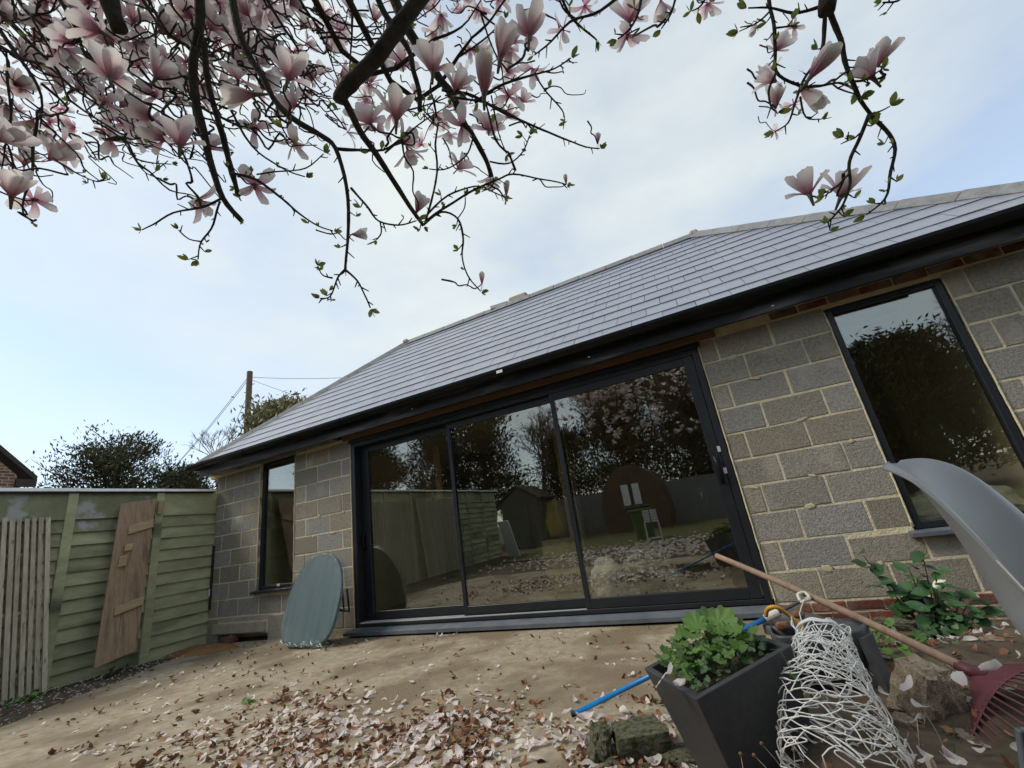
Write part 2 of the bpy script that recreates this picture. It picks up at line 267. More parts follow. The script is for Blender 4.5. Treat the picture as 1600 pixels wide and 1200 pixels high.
for y in ysP:
    x0 = max(edge_x(y), -7.2); x1 = -0.05+0.06*noise.noise(Vector((y*2, 3, 0)))
    for k in range(nxp):
        x = x0+(x1-x0)*k/(nxp-1); e = 0.03 if k in (0,) else 0.0
        b.v.append((x, y, gz(x, y)-e+0.004*noise.noise(Vector((x*1.5, y*1.5, 8)))))
b.uv = [(0, 0)]*len(b.v)
b.f = [(j*nxp+i, j*nxp+i+1, (j+1)*nxp+i+1, (j+1)*nxp+i) for j in range(len(ysP)-1) for i in range(nxp-1)]
struct(b.build('patio', 'patio', smooth=True))
sheet('rear_lawn', list(np.linspace(-6.6, 6, 30)), list(np.linspace(-18, -6.2, 30)), lambda x, y: gz(x, y)-0.012, 'grass')
sheet('flower_bed', list(np.linspace(-0.45, 4.2, 70)), list(np.linspace(-3.6, -0.002, 60)), bedz, 'soil')
# sandy spill by the building corner
b = MB(); n = 40; ctr = (-6.75, -0.32)
b.v = [(ctr[0], ctr[1], gz(*ctr)+0.05)]
for r in (0.5, 1.0):
    for k in range(n):
        q = 2*PI*k/n; rr = r*(1+0.25*noise.noise(Vector((math.cos(q)*2, math.sin(q)*2, 2)))); x = ctr[0]+0.95*rr*math.cos(q); y = min(ctr[1]+0.36*rr*math.sin(q)-0.2*(x-ctr[0]), -0.01)
        b.v.append((x, y, gz(x, y)+(0.03 if r < 1 else -0.02)))
b.f = [(0, 1+k, 1+(k+1) % n) for k in range(n)]+[(1+k, 1+n+k, 1+n+(k+1) % n, 1+(k+1) % n) for k in range(n)]; b.uv = [(0, 0)]*len(b.v)
struct(b.build('sand_spill', 'sand', smooth=True))
# ------------------------------------------------------------------ the block building
bld = thing('garden_building', 'single storey grey block building with slate hip roof and black sliding door', 'building')
XL, XR, YB = -7.28, 2.60, 4.25
WIN1 = (-6.235, -5.51, 0.53, 2.275); WIN2 = (1.02, 1.79, 0.43, 2.215); DOOR = (-4.43, -0.02, -0.02, 2.235)
HOLES = [WIN1, WIN2, DOOR]
wallb = MB()
def wall_core(x0, x1, z0, z1, y0=0.0025, y1=0.10): wallb.box((x0, y0, z0), (x1, y1, z1))
zs0, zt = -0.22, 2.335
wall_core(XL+.005, WIN1[0]-.012, 0.0, zt); wall_core(WIN1[1]+.012, DOOR[0]-.012, zs0, zt); wall_core(WIN1[0]-.012, WIN1[1]+.012, 0.0, WIN1[2]-.012); wall_core(WIN1[0]-.012, WIN1[1]+.012, WIN1[3]+.012, zt)
wall_core(DOOR[1]+.012, WIN2[0]-.012, zs0, zt); wall_core(WIN2[1]+.012, XR-.005, zs0, zt); wall_core(WIN2[0]-.012, WIN2[1]+.012, zs0, WIN2[2]-.012); wall_core(WIN2[0]-.012, WIN2[1]+.012, WIN2[3]+.012, zt)
wall_core(DOOR[0]-.012, DOOR[1]+.012, DOOR[3]+.012, zt)
wall_core(DOOR[0]-.012, DOOR[1]+.012, -0.2, DOOR[2]-0.055, 0.03)
wallb.box((XL+.005, 0.10, zs0), (XL+.10, YB, zt)); wallb.box((XR-.10, 0.10, zs0), (XR-.005, YB, zt)); wallb.box((XL+.10, YB-.1, zs0), (XR-.10, YB, zt))
wall = wallb.build('wall', 'mortar', bld)
def block(x0, x1, z0, z1, name='concrete_block', mt='block', proud=0.0, y1=0.09, ch=0.006):
    if x1-x0 < 0.03 or z1-z0 < 0.03: return
    j = lambda s: random.uniform(-s, s)
    M = MB().box((x0+j(.002), -0.002-proud+j(.0025), z0+j(.0015)), (x1+j(.002), y1, z1+j(.0015)), ch)
    for i, v in enumerate(M.v): M.v[i] = (v[0]+j(.0042), v[1]+j(.0014), v[2]+j(.003))
    M.build(name, mt, wall)
def cut(x0, x1, z0, z1):     # pieces of a block left over outside the openings
    segs = [(x0, x1)]
    for hx0, hx1, hz0, hz1 in HOLES:
        if z1 > hz0+0.03 and z0 < hz1-0.03:
            ov = min(z1, hz1)-max(z0, hz0)
            if ov < 0.05: continue
            ns_ = []
            for a, c in segs:
                if c <= hx0 or a >= hx1: ns_.append((a, c, )); continue
                if a < hx0: ns_.append((a, hx0-0.012))
                if c > hx1: ns_.append((hx1+0.012, c))
            segs = ns_
    return segs
JT = 0.006
for c in range(10):
    z0 = c*0.225+JT; z1 = (c+1)*0.225-JT
    row = 9-c                                    # row 0 is the top course
    odd = row % 2 == 1
    for (lo, hi, off) in ((XL, DOOR[0]-.012, -5.0574 if odd else -5.28), (DOOR[1]+.012, XR, 0.3316 if odd else 0.1385)):
        k0 = math.floor((lo-off)/0.45)
        for k in range(k0, k0+12):
            x0 = max(off+k*0.45, lo)+JT; x1 = min(off+(k+1)*0.45, hi)-JT
            if x1-x0 < 0.03: continue
            if c == 0 and lo == XL and x0 < -5.9: continue
            for a, d in cut(x0, x1, z0, z1):
                za, zb = z0, z1
                for hx0, hx1, hz0, hz1 in (WIN1, WIN2):
                    if a < hx1 and d > hx0:      # trim blocks that straddle the sill or head
                        if z0 < hz0 < z1: zb = min(zb, hz0-0.012)
                        if z0 < hz1 < z1: za = max(za, hz1+0.012)
                block(a, d, za, zb)
# brick courses under and above the blocks on the right
for zc in (-0.075, -0.15):
    for k in range(-1, 13):
        x0 = 0.0+k*0.225+(0.11 if zc < -0.1 else 0); x1 = min(x0+0.215, XR); x0 = max(x0, 0.0)
        if x1-x0 > .04: block(x0, x1, zc+.005, zc+.065, 'brick', 'brick', 0.004, ch=0.004)
for k in range(0, 13):
    x0 = 0.62+k*0.225; x1 = min(x0+0.215, XR)
    if x1-x0 > .04: block(x0, x1, 2.262, 2.327, 'brick', 'brick', 0.001, ch=0.004)
for k in range(0, 13):
    x0 = -7.27+k*0.225; x1 = x0+0.215
    if x1 < -4.5: block(x0, x1, 2.285, 2.33, 'brick', 'block', 0.001, ch=0.004)
# bottom left: pale lintel over the hollow, corner pier
MB().box((-7.12, -0.035, 0.015), (-6.02, 0.10, 0.145), 0.008).build('lintel', 'lintel', bld)
MB().box((XL, -0.004, -0.25), (-7.05, 0.1, 0.205), 0.008).build('corner_pier', 'block', bld)
MB().box((-7.05, 0.0, 0.155), (-5.9, 0.1, 0.218), 0.006).build('mortar_bed', 'lintel', bld)
MB().box((-5.98, -0.004, -0.16), (-5.53, 0.1, 0.205), 0.008).build('base_block', 'block', bld)
MB().box((-5.52, -0.004, -0.16), (-5.07, 0.1, 0.0), 0.008).build('base_block', 'block', bld)
MB().box((-5.06, -0.004, -0.16), (-4.45, 0.1, 0.0), 0.008).build('base_block', 'block', bld)
MB().box((-7.05, 0.16, -0.3), (-5.98, 0.2, 0.1)).build('hollow_back', 'soil', bld)
# roof
TH = rad(41.5); CT, ST = math.cos(TH), math.sin(TH); EY, EZ = -0.27, 2.452; XE0, XE1 = -7.42, 2.85
RL, RR, RY = -7.42+2.404, 2.85-2.404, EY+2.404; RZ = EZ+2.404*math.tan(TH)
BYE = RY+2.404
MB().add([(XE0, EY, EZ-.012), (XE1, EY, EZ-.012), (XE1, BYE, EZ-.012), (XE0, BYE, EZ-.012), (RL, RY, RZ-.012), (RR, RY, RZ-.012)],
         [(0, 1, 5, 4), (1, 2, 5), (2, 3, 4, 5), (3, 0, 4), (3, 2, 1, 0)]).build('roof', 'underlay', bld)
roof = [o for o in bld.children if o.name.startswith('roof')][0]
def rp(x, s, off): return (x, EY+s*CT-ST*off, EZ+s*ST+CT*off)
def clip(poly, f):           # keep f>=0
    o = []
    for i in range(len(poly)):
        a, c = poly[i], poly[(i+1) % len(poly)]; fa, fc = f(a), f(c)
        if fa >= 0: o.append(a)
        if fa*fc < 0: t = fa/(fa-fc); o.append((a[0]+(c[0]-a[0])*t, a[1]+(c[1]-a[1])*t))
    return o
SLMAX = 2.404/CT; GA = 0.247; sl_list = []
for k in range(-1, 14):
    s0 = 0.245+GA*(k-1)+0.012; s1 = s0+GA+0.035
    sb = s0
    if k == -1: s0 = -0.02; s1 = 0.02+GA*0
    if s1 <= s0: continue
    sb = s0
    s1 = min(s1, SLMAX-0.01)
    if s1-s0 < 0.03: continue
    off = -0.675 if k % 2 else -0.525
    k0 = math.floor((XE0-off)/0.3)
    for i in range(k0, k0+36):
        x0 = off+i*0.3+0.0025+random.uniform(-.001, .001); x1 = x0+0.295
        s0 = sb+random.uniform(-.0025, .0025) if k >= 0 else s0
        poly = clip([(x0, s0), (x1, s0), (x1, s1), (x0, s1)], lambda p: p[0]-(XE0+p[1]*CT)-0.01)
        if len(poly) > 2: poly = clip(poly, lambda p: (XE1-p[1]*CT)-p[0]-0.01)
        if len(poly) < 3: continue
        jt = random.uniform(-.0012, .0012); n = len(poly)
        o_ = lambda s: 0.004+0.011*(1-(s-s0)/(s1-s0))+jt
        vs = [rp(x, s, o_(s)) for x, s in poly]+[rp(x, s, o_(s)-0.007) for x, s in poly]
        sl_list.append((vs, n))
sl_list.sort(key=lambda q: (Vector(q[0][0])-Vector(CC)).length)
rest = MB()
for i, (vs, n) in enumerate(sl_list):
    fs = [tuple(range(n)), tuple(range(2*n-1, n-1, -1))]+[(a, a+n, (a+1) % n+n, (a+1) % n) for a in range(n)]
    if i < 300: MB().add(vs, fs).build('slate', 'slate', roof)
    else: rest.add(vs, fs)
if rest.v: rest.build('slates', 'slate', roof)['kind'] = 'stuff'
def ridge_tiles(a, c, n, lift, wing, rise, first=0):
    a, c = Vector(a), Vector(c); t = (c-a).normalized(); side = t.cross(Vector((0, 0, 1))).normalized(); up = side.cross(t); ln = (c-a).length/n
    prof = [(-wing, -rise), (-wing*0.55, 0.012), (-0.03, 0.035), (0.03, 0.035), (wing*0.55, 0.012), (wing, -rise), (wing-.012, -rise-.012), (0, 0.012), (-wing+.012, -rise-.012)]
    for k in range(n):
        p0 = a+t*(ln*k+0.004)+up*lift; p1 = a+t*(ln*(k+1)-0.004)+up*(lift+random.uniform(-.003, .003)); m_ = len(prof)
        vs = [p0+side*x+up*z for x, z in prof]+[p1+side*x*1.0+up*(z+0.004) for x, z in prof]
        MB().add(vs, [tuple(range(m_)), tuple(range(2*m_-1, m_-1, -1))]+[(i, i+m_, (i+1) % m_+m_, (i+1) % m_) for i in range(m_)]).build('ridge_tile', 'ridge', roof)
ridge_tiles((RL, RY, RZ), (RR, RY, RZ), 12, 0.022, 0.095, 0.065)
ridge_tiles((XE0+.02, EY+.02, EZ), (RL, RY, RZ), 9, 0.022, 0.085, 0.05)
ridge_tiles((XE1-.02, EY+.02, EZ), (RR, RY, RZ), 9, 0.03, 0.115, 0.06)
# raised mortared ridge end of the rear wing
ridge_tiles((-3.10, RY+.02, RZ+.06), (-2.45, RY+.25, RZ+.15), 2, 0.03, 0.12, 0.07)
MB().box((-2.72, RY-.02, RZ-.02), (-2.36, RY+.16, RZ+.16), 0.03).build('mortar_bedding', 'lintel', roof)
for (x, y, z) in ((RL, RY, RZ), (RR, RY, RZ)): MB().box((x-.06, y-.1, z-.02), (x+.06, y+.1, z+.072), 0.025).build('hip_junction', 'lintel', roof)
# eaves: gutter, brackets, fascia, dark board for the eaves shade
gp = []
for k in range(9): q = PI+PI*k/8; gp.append((-0.325+0.058*math.cos(q), 2.452+0.075*math.sin(q)))
for k in range(9): q = 2*PI-PI*k/8; gp.append((-0.325+0.053*math.cos(q), 2.453+0.070*math.sin(q)))
g = MB(); n = len(gp); g.add([(XE0-.03, y, z) for y, z in gp]+[(XE1+.05, y, z) for y, z in gp], [tuple(range(n)), tuple(range(2*n-1, n-1, -1))]+[(i, i+n, (i+1) % n+n, (i+1) % n) for i in range(n)])
gut = g.build('gutter', 'gutter', bld)
for k in range(11):
    x = -7.1+k*0.95; br = MB(); n = 9
    pr_ = [(-0.325+0.064*math.cos(PI+PI*i/8), 2.450+0.081*math.sin(PI+PI*i/8)) for i in range(9)]+[(-0.325+0.0585*math.cos(2*PI-PI*i/8), 2.450+0.0755*math.sin(2*PI-PI*i/8)) for i in range(9)]
    m_ = len(pr_); br.add([(x, y, z) for y, z in pr_]+[(x+.03, y, z) for y, z in pr_], [tuple(range(m_)), tuple(range(2*m_-1, m_-1, -1))]+[(i, i+m_, (i+1) % m_+m_, (i+1) % m_) for i in range(m_)])
    br.build('gutter_bracket', 'gutter', gut)
g2 = MB(); g2.box((XE0-.085, -0.38, 2.385), (XE0-.032, 0.6, 2.455), 0.01).build('side_gutter', 'gutter', bld)
MB().box((-7.36, -0.235, 2.262), (2.8, -0.205, 2.44), 0.003).build('fascia_board', 'fascia', bld)
MB().box((-7.30, -0.204, 2.345), (2.75, 0.10, 2.36)).build('eaves_shade_board', 'fascia', bld)  # black board added to give the open eaves their dark shade
MB().box((-7.40, -0.15, 2.285), (-6.75, -0.02, 2.34), 0.004).build('eaves_timber', 'pale_timber', bld)
MB().box((-7.5, 0.02, 2.25), (-7.30, 0.75, 2.33), 0.004).build('eaves_timber', 'pale_timber', bld)
for x in (-7.2, -4.62): MB().box((x, -0.2, 2.285), (x+.06, -0.03, 2.343)).build('rafter_end', 'fascia', bld)
MB().box((-4.55, -0.03, 2.252), (0.16, 0.006, 2.318), 0.003).build('head_batten', 'timber', bld)
for x, z in ((-3.2, 2.34), (-1.0, 2.33), (0.62, 2.30)): MB().box((x, -0.24, z), (x+.02, -0.2355, z+.009)).build('cable_clip', 'white', bld)
MB().box((-1.95, -0.389, 2.395), (-1.88, -0.384, 2.425)).build('gutter_label', 'white', gut)
# sliding door
dr = MB().box((DOOR[0]+.004, 0.0, 0.0), (DOOR[0]+.06, 0.16, 2.20), .003); 
dr.box((DOOR[1]-.06, 0.0, 0.0), (DOOR[1]-.004, 0.16, 2.20), .003); dr.box((DOOR[0]+.06, 0.001, 2.145), (DOOR[1]-.06, 0.159, 2.199), .003); dr.box((DOOR[0]+.06, 0.001, 0.001), (DOOR[1]-.06, 0.159, 0.038), .003)
door = dr.build('sliding_door', 'frame', bld)
MB().box((DOOR[0]-.02, -0.02, 2.200), (DOOR[1]+.03, 0.13, 2.248), .003).build('head_trim', 'frame', door)
def panel(x0, x1, y, z0, z1, ls, rs, tr_, brl, nm):
    p = MB().box((x0, y, z0), (x0+ls, y+.045, z1), .003); p.box((x1-rs, y, z0), (x1, y+.045, z1), .003)
    p.box((x0+ls, y+.002, z1-tr_), (x1-rs, y+.043, z1), .003); p.box((x0+ls, y+.002, z0), (x1-rs, y+.043, z0+brl), .003)
    p.build('sash', 'frame', door)
    MB().box((x0+ls-.005, y+.018, z0+brl-.005), (x1-rs+.005, y+.026, z1-tr_+.005)).build('pane', 'glass', door)
panel(-4.365, -2.885, 0.105, 0.042, 2.142, 0.125, 0.045, 0.075, 0.095, 'a')
panel(-2.935, -1.515, 0.055, 0.042, 2.142, 0.045, 0.045, 0.075, 0.085, 'b')
panel(-1.560, -0.085, 0.005, 0.042, 2.142, 0.045, 0.09, 0.075, 0.085, 'c')
MB().box((DOOR[0]+.07, 0.012, 0.038), (-1.56, 0.018, 0.046)).build('track', 'alu', door); MB().box((DOOR[0]+.07, 0.062, 0.038), (-2.93, 0.068, 0.048)).build('track', 'alu', door)
for x, y, z in ((-4.325, 0.075, 0.86), (-0.135, -0.028, 0.98)):
    h = MB().tube(smooth_path([(x, y+.03, z), (x, y, z+.01), (x, y-.008, z+.09), (x, y, z+.17), (x, y+.03, z+.18)], 4), 0.011, 8); h.box((x-.018, y+.024, z-.03), (x+.018, y+.034, z+.21), .003); h.build('handle', 'gutter', door, True)
for z in (1.03, 1.22): MB().box((-0.10, -0.006, z), (-0.075, 0.004, z+.05), .002).build('latch_plate', 'alu', door)
MB().add([(DOOR[0]-.06, -.13, -.062), (DOOR[1]+.03, -.13, -.062), (DOOR[1]+.03, .03, -.062), (DOOR[0]-.06, .03, -.062), (DOOR[0]-.06, -.13, -.03), (DOOR[1]+.03, -.13, -.03), (DOOR[1]+.03, .03, -.004), (DOOR[0]-.06, .03, -.004)],
         [(0, 1, 2, 3), (4, 5, 6, 7), (0, 1, 5, 4), (1, 2, 6, 5), (2, 3, 7, 6), (3, 0, 4, 7)]).build('door_sill', 'sill', door)
# tall windows
def window(W_, y, fw, nm, bar=None):
    x0, x1, z0, z1 = W_; f = MB().box((x0, y, z0), (x0+fw, y+.07, z1), .003); f.box((x1-fw, y, z0), (x1, y+.07, z1), .003)
    f.box((x0+fw, y+.001, z1-fw), (x1-fw, y+.069, z1), .003); f.box((x0+fw, y+.001, z0), (x1-fw, y+.069, z0+fw), .003)
    w = f.build('window', 'frame', bld)
    MB().box((x0+fw-.004, y+.03, z0+fw-.004), (x1-fw+.004, y+.038, z1-fw+.004)).build('pane', 'glass', w)
    MB().add([(x0-.05, -.065, z0-.045), (x1+.05, -.065, z0-.045), (x1+.05, y+.02, z0-.045), (x0-.05, y+.02, z0-.045), (x0-.05, -.065, z0-.018), (x1+.05, -.065, z0-.018), (x1+.05, y+.02, z0-.002), (x0-.05, y+.02, z0-.002)],
             [(0, 1, 2, 3), (4, 5, 6, 7), (0, 1, 5, 4), (1, 2, 6, 5), (2, 3, 7, 6), (3, 0, 4, 7)]).build('sill', 'sill' if y < 0.02 else 'frame', w)
    return w
w1 = window(WIN1, 0.03, 0.038, 'a'); w2 = window(WIN2, 0.005, 0.045, 'b')
MB().box((-5.86, 0.025, 0.545), (-5.80, 0.03, 0.575), .002).build('spacer_clip', 'alu', w1)
MB().box((1.065, -0.004, 2.155), (1.60, 0.006, 2.185), .003).build('trickle_vent', 'gutter', w2)
# foam and mortar lips beside the frames
def lip(x, z0, z1, s):
    b = MB(); n = 46; pts = []
    for k in range(n):
        z = z0+(z1-z0)*k/(n-1); pts.append((x+s*0.004+0.004*noise.noise(Vector((z*9, x, 0))), -0.004+0.004*noise.noise(Vector((z*13, x, 4))), z))
    b.tube(pts, [0.006+0.005*abs(noise.noise(Vector((p[2]*21, x, 7)))) for p in pts], 6); b.build('mortar_lip', 'mortar', wall, True)
lip(DOOR[1]+.006, 0.0, 2.2, 1); lip(DOOR[0]-.004, 0.0, 2.2, -1); lip(WIN2[0]-.008, .45, 2.2, -1); lip(WIN2[1]+.008, .45, 2.2, 1); lip(WIN1[0]-.008, .55, 2.25, -1); lip(WIN1[1]+.008, .55, 2.25, 1)
# metal strip with bolt on the corner
st = MB().box((XL+.01, -0.02, 0.34), (XL+.05, -0.004, 1.22), .002).build('wall_strip', 'frame', bld)
MB().box((XL+.012, -0.04, 0.52), (XL+.045, -0.021, 0.62), .006).build('bolt', 'alu', st)
# inside of the building
MB().box((XL+.1, 0.12, -0.06), (XR-.1, YB-.1, -0.005)).build('inside_floor', 'roomfloor', bld)
MB().box((XL+.1, 0.2, 2.345), (XR-.1, YB-.1, 2.40)).build('inside_ceiling', 'room', bld)
MB().box((XL+.1, YB-.14, 0.0), (XR-.1, YB-.1, 2.34)).build('inside_back_wall', 'room', bld)
MB().box((-5.0, 0.11, 0.0), (-4.9, 2.6, 2.34)).build('partition', 'plaster', bld)
MB().box((-6.9, 1.3, 0.0), (-5.98, 1.36, 2.34)).build('partition', 'plaster', bld)
MB().box((1.86, 0.11, 0.0), (1.94, 2.8, 2.34)).build('partition', 'plaster', bld)
for x, y in ((-1.98, 1.1), (-3.3, 3.2), (-0.6, 3.6)): MB().box((x, y, 0.0), (x+.16, y+.12, 2.34), .004).build('timber_post', 'pale_timber', bld)
for x in (-3.95, -3.76): MB().box((x, 0.9, 1.35), (x+.10, 0.93, 2.1), .003).build('hanging_board', 'pale_timber', bld)
MB().box((1.3, 2.0, 0.4), (1.55, 2.1, 2.3)).build('timber_post', 'pale_timber', bld)
# ------------------------------------------------------------------ lumpy helper
def lump(name, loc, size, mt, seed, amp=0.25, sub=3, parent=None, rot=(0, 0, 0), freq=1.6, cubic=0.0, fine=0.0):
    bm = bmesh.new()
    if cubic: 
        bmesh.ops.create_cube(bm, size=1.6); bmesh.ops.subdivide_edges(bm, edges=bm.edges[:], cuts=2**sub-1, use_grid_fill=True)
    else: bmesh.ops.create_icosphere(bm, subdivisions=sub, radius=1)
    for v in bm.verts:
        c = v.co.copy(); q = c.normalized()
        if cubic: c = c*cubic+q*(1-cubic)
        d = 1+amp*noise.noise(q*freq+Vector((seed*3.7, seed*1.3, seed)))+amp*0.5*noise.noise(q*freq*2.7+Vector((seed, 0, 9)))+fine*noise.noise(q*9+Vector((seed, 4, 9)))
        v.co = c*d
    me = bpy.data.meshes.new(name); bm.to_mesh(me); bm.free(); me.materials.append(MT[mt]); me.polygons.foreach_set('use_smooth', [not cubic]*len(me.polygons))
    o = obj(name, me, parent); o.location = loc; o.scale = size; o.rotation_euler = rot; return o
tag(lump('white_sack', (-1.42, 0.42, 0.20), (0.17, 0.13, 0.22), 'sack', 3, 0.3, 4, fine=.06), 'crumpled white sack on the floor just inside the right door panel', 'sack')
b = MB()
for k in range(1400):
    q = rng.normal(size=3); q /= np.linalg.norm(q); r_ = rng.random()**0.4
    c = Vector((-1.05+0.30*q[0]*r_, 0.55+0.2*q[1]*r_, 0.02+abs(q[2])*0.42*r_)); d = Vector(rng.normal(size=3)).normalized()*0.05; e = d.orthogonal().normalized()*0.010
    b.add([c-d-e, c+d-e, c+d+e, c-d+e], [(0, 1, 2, 3)])
o = b.build('fluffy_heap', 'sack'); tag(o, 'heap of loose white fibres inside the right door panel', 'insulation')
bk = MB(); bk.tube([(-0.98, .32, 0.0), (-0.98, .32, .22)], [.11, .135], 20, True); tag(bk.build('plastic_bucket', 'trough', smooth=False), 'grey plastic bucket inside the right door panel beside the white sack', 'bucket')
tag(lump('polythene_heap', (1.42, 0.30, 0.52), (0.34, 0.13, 0.15), 'sack', 8, 0.35, 4, fine=.05), 'crumpled pale polythene heaped behind the tall right window', 'plastic sheet')
tag(box('storage_crate', (1.08, 0.2, 0.0), (1.78, 0.62, 0.40), 'room', None, .01), 'low crate under the polythene behind the tall right window', 'crate')
tag(lump('yellow_bundle', (-2.2, 1.35, 0.85), (0.17, 0.15, 0.24), 'yellowcloth', 5, 0.3, 3), 'yellow cloth bundle by the timber post inside the sliding door', 'bundle')
tag(box('packing_box', (-2.42, 1.2, 0.0), (-2.0, 1.55, 0.62), 'room', None, .01), 'box under the yellow bundle inside the sliding door', 'box')
# ------------------------------------------------------------------ green panel fence
fx = -7.3
fen = thing('panel_fence', 'green painted concrete panel fence with white top trim left of the building', 'fence', loc=(0, 0, 0))
posts = [0.12, -0.76, -1.69]+[-1.69-0.93*k for k in range(1, 9)]
for i in range(len(posts)-1):
    y1, y0 = posts[i]-(0.045 if i else 0), posts[i+1]+0.045; n = 13
    for k in range(n):
        z0 = -0.12+k*0.152; z1 = z0+0.158; top = k == n-1; h = 2.02-z0 if top else 0.150
        if top: z1 = 2.035
        j = random.uniform(-.003, .003)
        M = MB().add([(fx+.014+j, y0, z0), (fx+.014+j, y1, z0), (fx-.022+j, y1, z1), (fx-.022+j, y0, z1), (fx-.05, y0, z0), (fx-.05, y1, z0), (fx-.05, y1, z1), (fx-.05, y0, z1)],
                     [(0, 1, 2, 3), (4, 7, 6, 5), (0, 4, 5, 1), (3, 2, 6, 7), (0, 3, 7, 4), (1, 5, 6, 2)])
        M.build('fence_board', 'fence_top' if k >= n-2 and i in (1, 2) else 'fence', fen)
    if i: MB().add([(fx+.035, posts[i]-.05, -.2), (fx+.035, posts[i]+.05, -.2), (fx-.07, posts[i]+.06, -.2), (fx-.07, posts[i]-.06, -.2), (fx+.018, posts[i]-.045, 2.03), (fx+.018, posts[i]+.045, 2.03), (fx-.07, posts[i]+.06, 2.03), (fx-.07, posts[i]-.06, 2.03)],
                   [(0, 1, 2, 3), (4, 7, 6, 5), (0, 4, 5, 1), (1, 5, 6, 2), (2, 6, 7, 3), (3, 7, 4, 0)]).build('fence_post', 'fence', fen)
yy = -0.03
for k in range(5):
    y2 = yy-(1.62 if k == 0 else 1.9); MB().box((fx-.11, y2+.004, 2.037), (fx+.06, yy, 2.068+.004*(k % 2)), .003).build('top_trim', 'white_trim', fen); yy = y2
MB().box((fx-.10, -9.2, 2.018), (fx+.036, -0.04, 2.036)).build('trim_bed', 'gutter', fen)
# leaning brown door leaf
lt = Vector((-7.22, -1.245, 1.86)); rt = Vector((-7.22, -0.85, 1.83)); lb = Vector((-6.90, -1.42, 0.03)); rb = Vector((-6.90, -1.03, 0.10))
leaf = thing('plank_door', 'brown timber door leaf leaning on the green fence', 'door', loc=lb)
ex = (rb-lb); wd = ex.length; ex.normalize(); ez = (lt-lb); hg = ez.length; ez.normalize(); ey = ez.cross(ex).normalized()
ML = Matrix((( ex.x, ey.x, ez.x, 0), (ex.y, ey.y, ez.y, 0), (ex.z, ey.z, ez.z, 0), (0, 0, 0, 1)))
if (ML.to_3x3() @ Vector((0, 1, 0))).x < 0: sgn = -1
else: sgn = 1
def lf(name, a, b_, mt, rotz=0):
    M = MB().box(a, b_, .003)
    if rotz:
        c = (Vector(a)+Vector(b_))/2; M.xf(Matrix.Translation(c) @ Matrix.Rotation(rotz, 4, 'Y') @ Matrix.Translation(-c))
    M.xf(ML); return M.build(name, mt, leaf)
t_ = 0.02
lf('plank', (0, -t_, 0), (wd*0.46, 0, hg), 'leaf_door'); lf('plank', (wd*0.463, -t_, 0.002), (wd, 0, hg-.004), 'leaf_door')
s0, s1 = (0.001, 0.028) if sgn > 0 else (-t_-.028, -t_-.001)
lf('batten', (wd*.30, s0, hg*.775), (wd*.99, s1, hg*.835), 'pale_timber', -0.10); lf('batten', (wd*.26, s0, hg*.265), (wd*.99, s1, hg*.32), 'pale_timber', -0.05)
lf('lock_block', (wd*.27, s0, hg*.655), (wd*.48, s1+.012*sgn, hg*.70), 'pale_timber'); lf('lock_block', (wd*.17, s0, hg*.56), (wd*.38, s1+.012*sgn, hg*.63), 'pale_timber')
MB().box((fx+.03, -0.80, 1.72), (fx+.06, -0.74, 1.90), .004).build('timber_offcut', 'pale_timber', fen)
# leaning slatted screens
def screen(y0, n, lab, lean=0.14, h=1.80, dz=0.078):
    sc = thing('slatted_screen', lab, 'screen', 'slatted screens leaning on the green fence', loc=(fx+.3, y0, gz(fx+.3, y0)))
    for k in range(n):
        y = -k*dz+random.uniform(-.004, .004); hh = h+random.uniform(-.012, .012)
        a = Vector((0.0, y, -.01)); c = Vector((-0.24, y-lean, hh)); d = (c-a).normalized()
        w_ = 0.0185+random.uniform(-.002, .002); s_ = Vector((0, w_, 0)); u_ = d.cross(Vector((0, 1, 0))).normalized()*0.010
        vs = [a-s_-u_, a+s_-u_, a+s_+u_, a-s_+u_, c-s_-u_, c+s_-u_, c+s_+u_, c-s_+u_]
        MB().add(vs, [(0, 1, 2, 3), (4, 7, 6, 5), (0, 4, 5, 1), (1, 5, 6, 2), (2, 6, 7, 3), (3, 7, 4, 0)]).build('slat', 'batten', sc)
    for tt in (0.12, 0.45, 0.78):
        a = Vector((-0.24*tt-.032, 0.02-lean*tt, h*tt)); c = Vector((-0.24*tt-.032, -n*dz-lean*tt+.02, h*tt))
        MB().tube([a, c], 0.018, 4).build('cross_rail', 'batten', sc)
screen(-1.76, 15, 'weathered slatted timber screen leaning on the fence nearest the brown door leaf', dz=0.0575)
screen(-2.75, 20, 'second slatted screen along the fence, seen only in the door glass', h=1.85)
screen(-4.6, 22, 'farthest slatted screen along the fence, seen only in the door glass', lean=0.02, h=1.9)
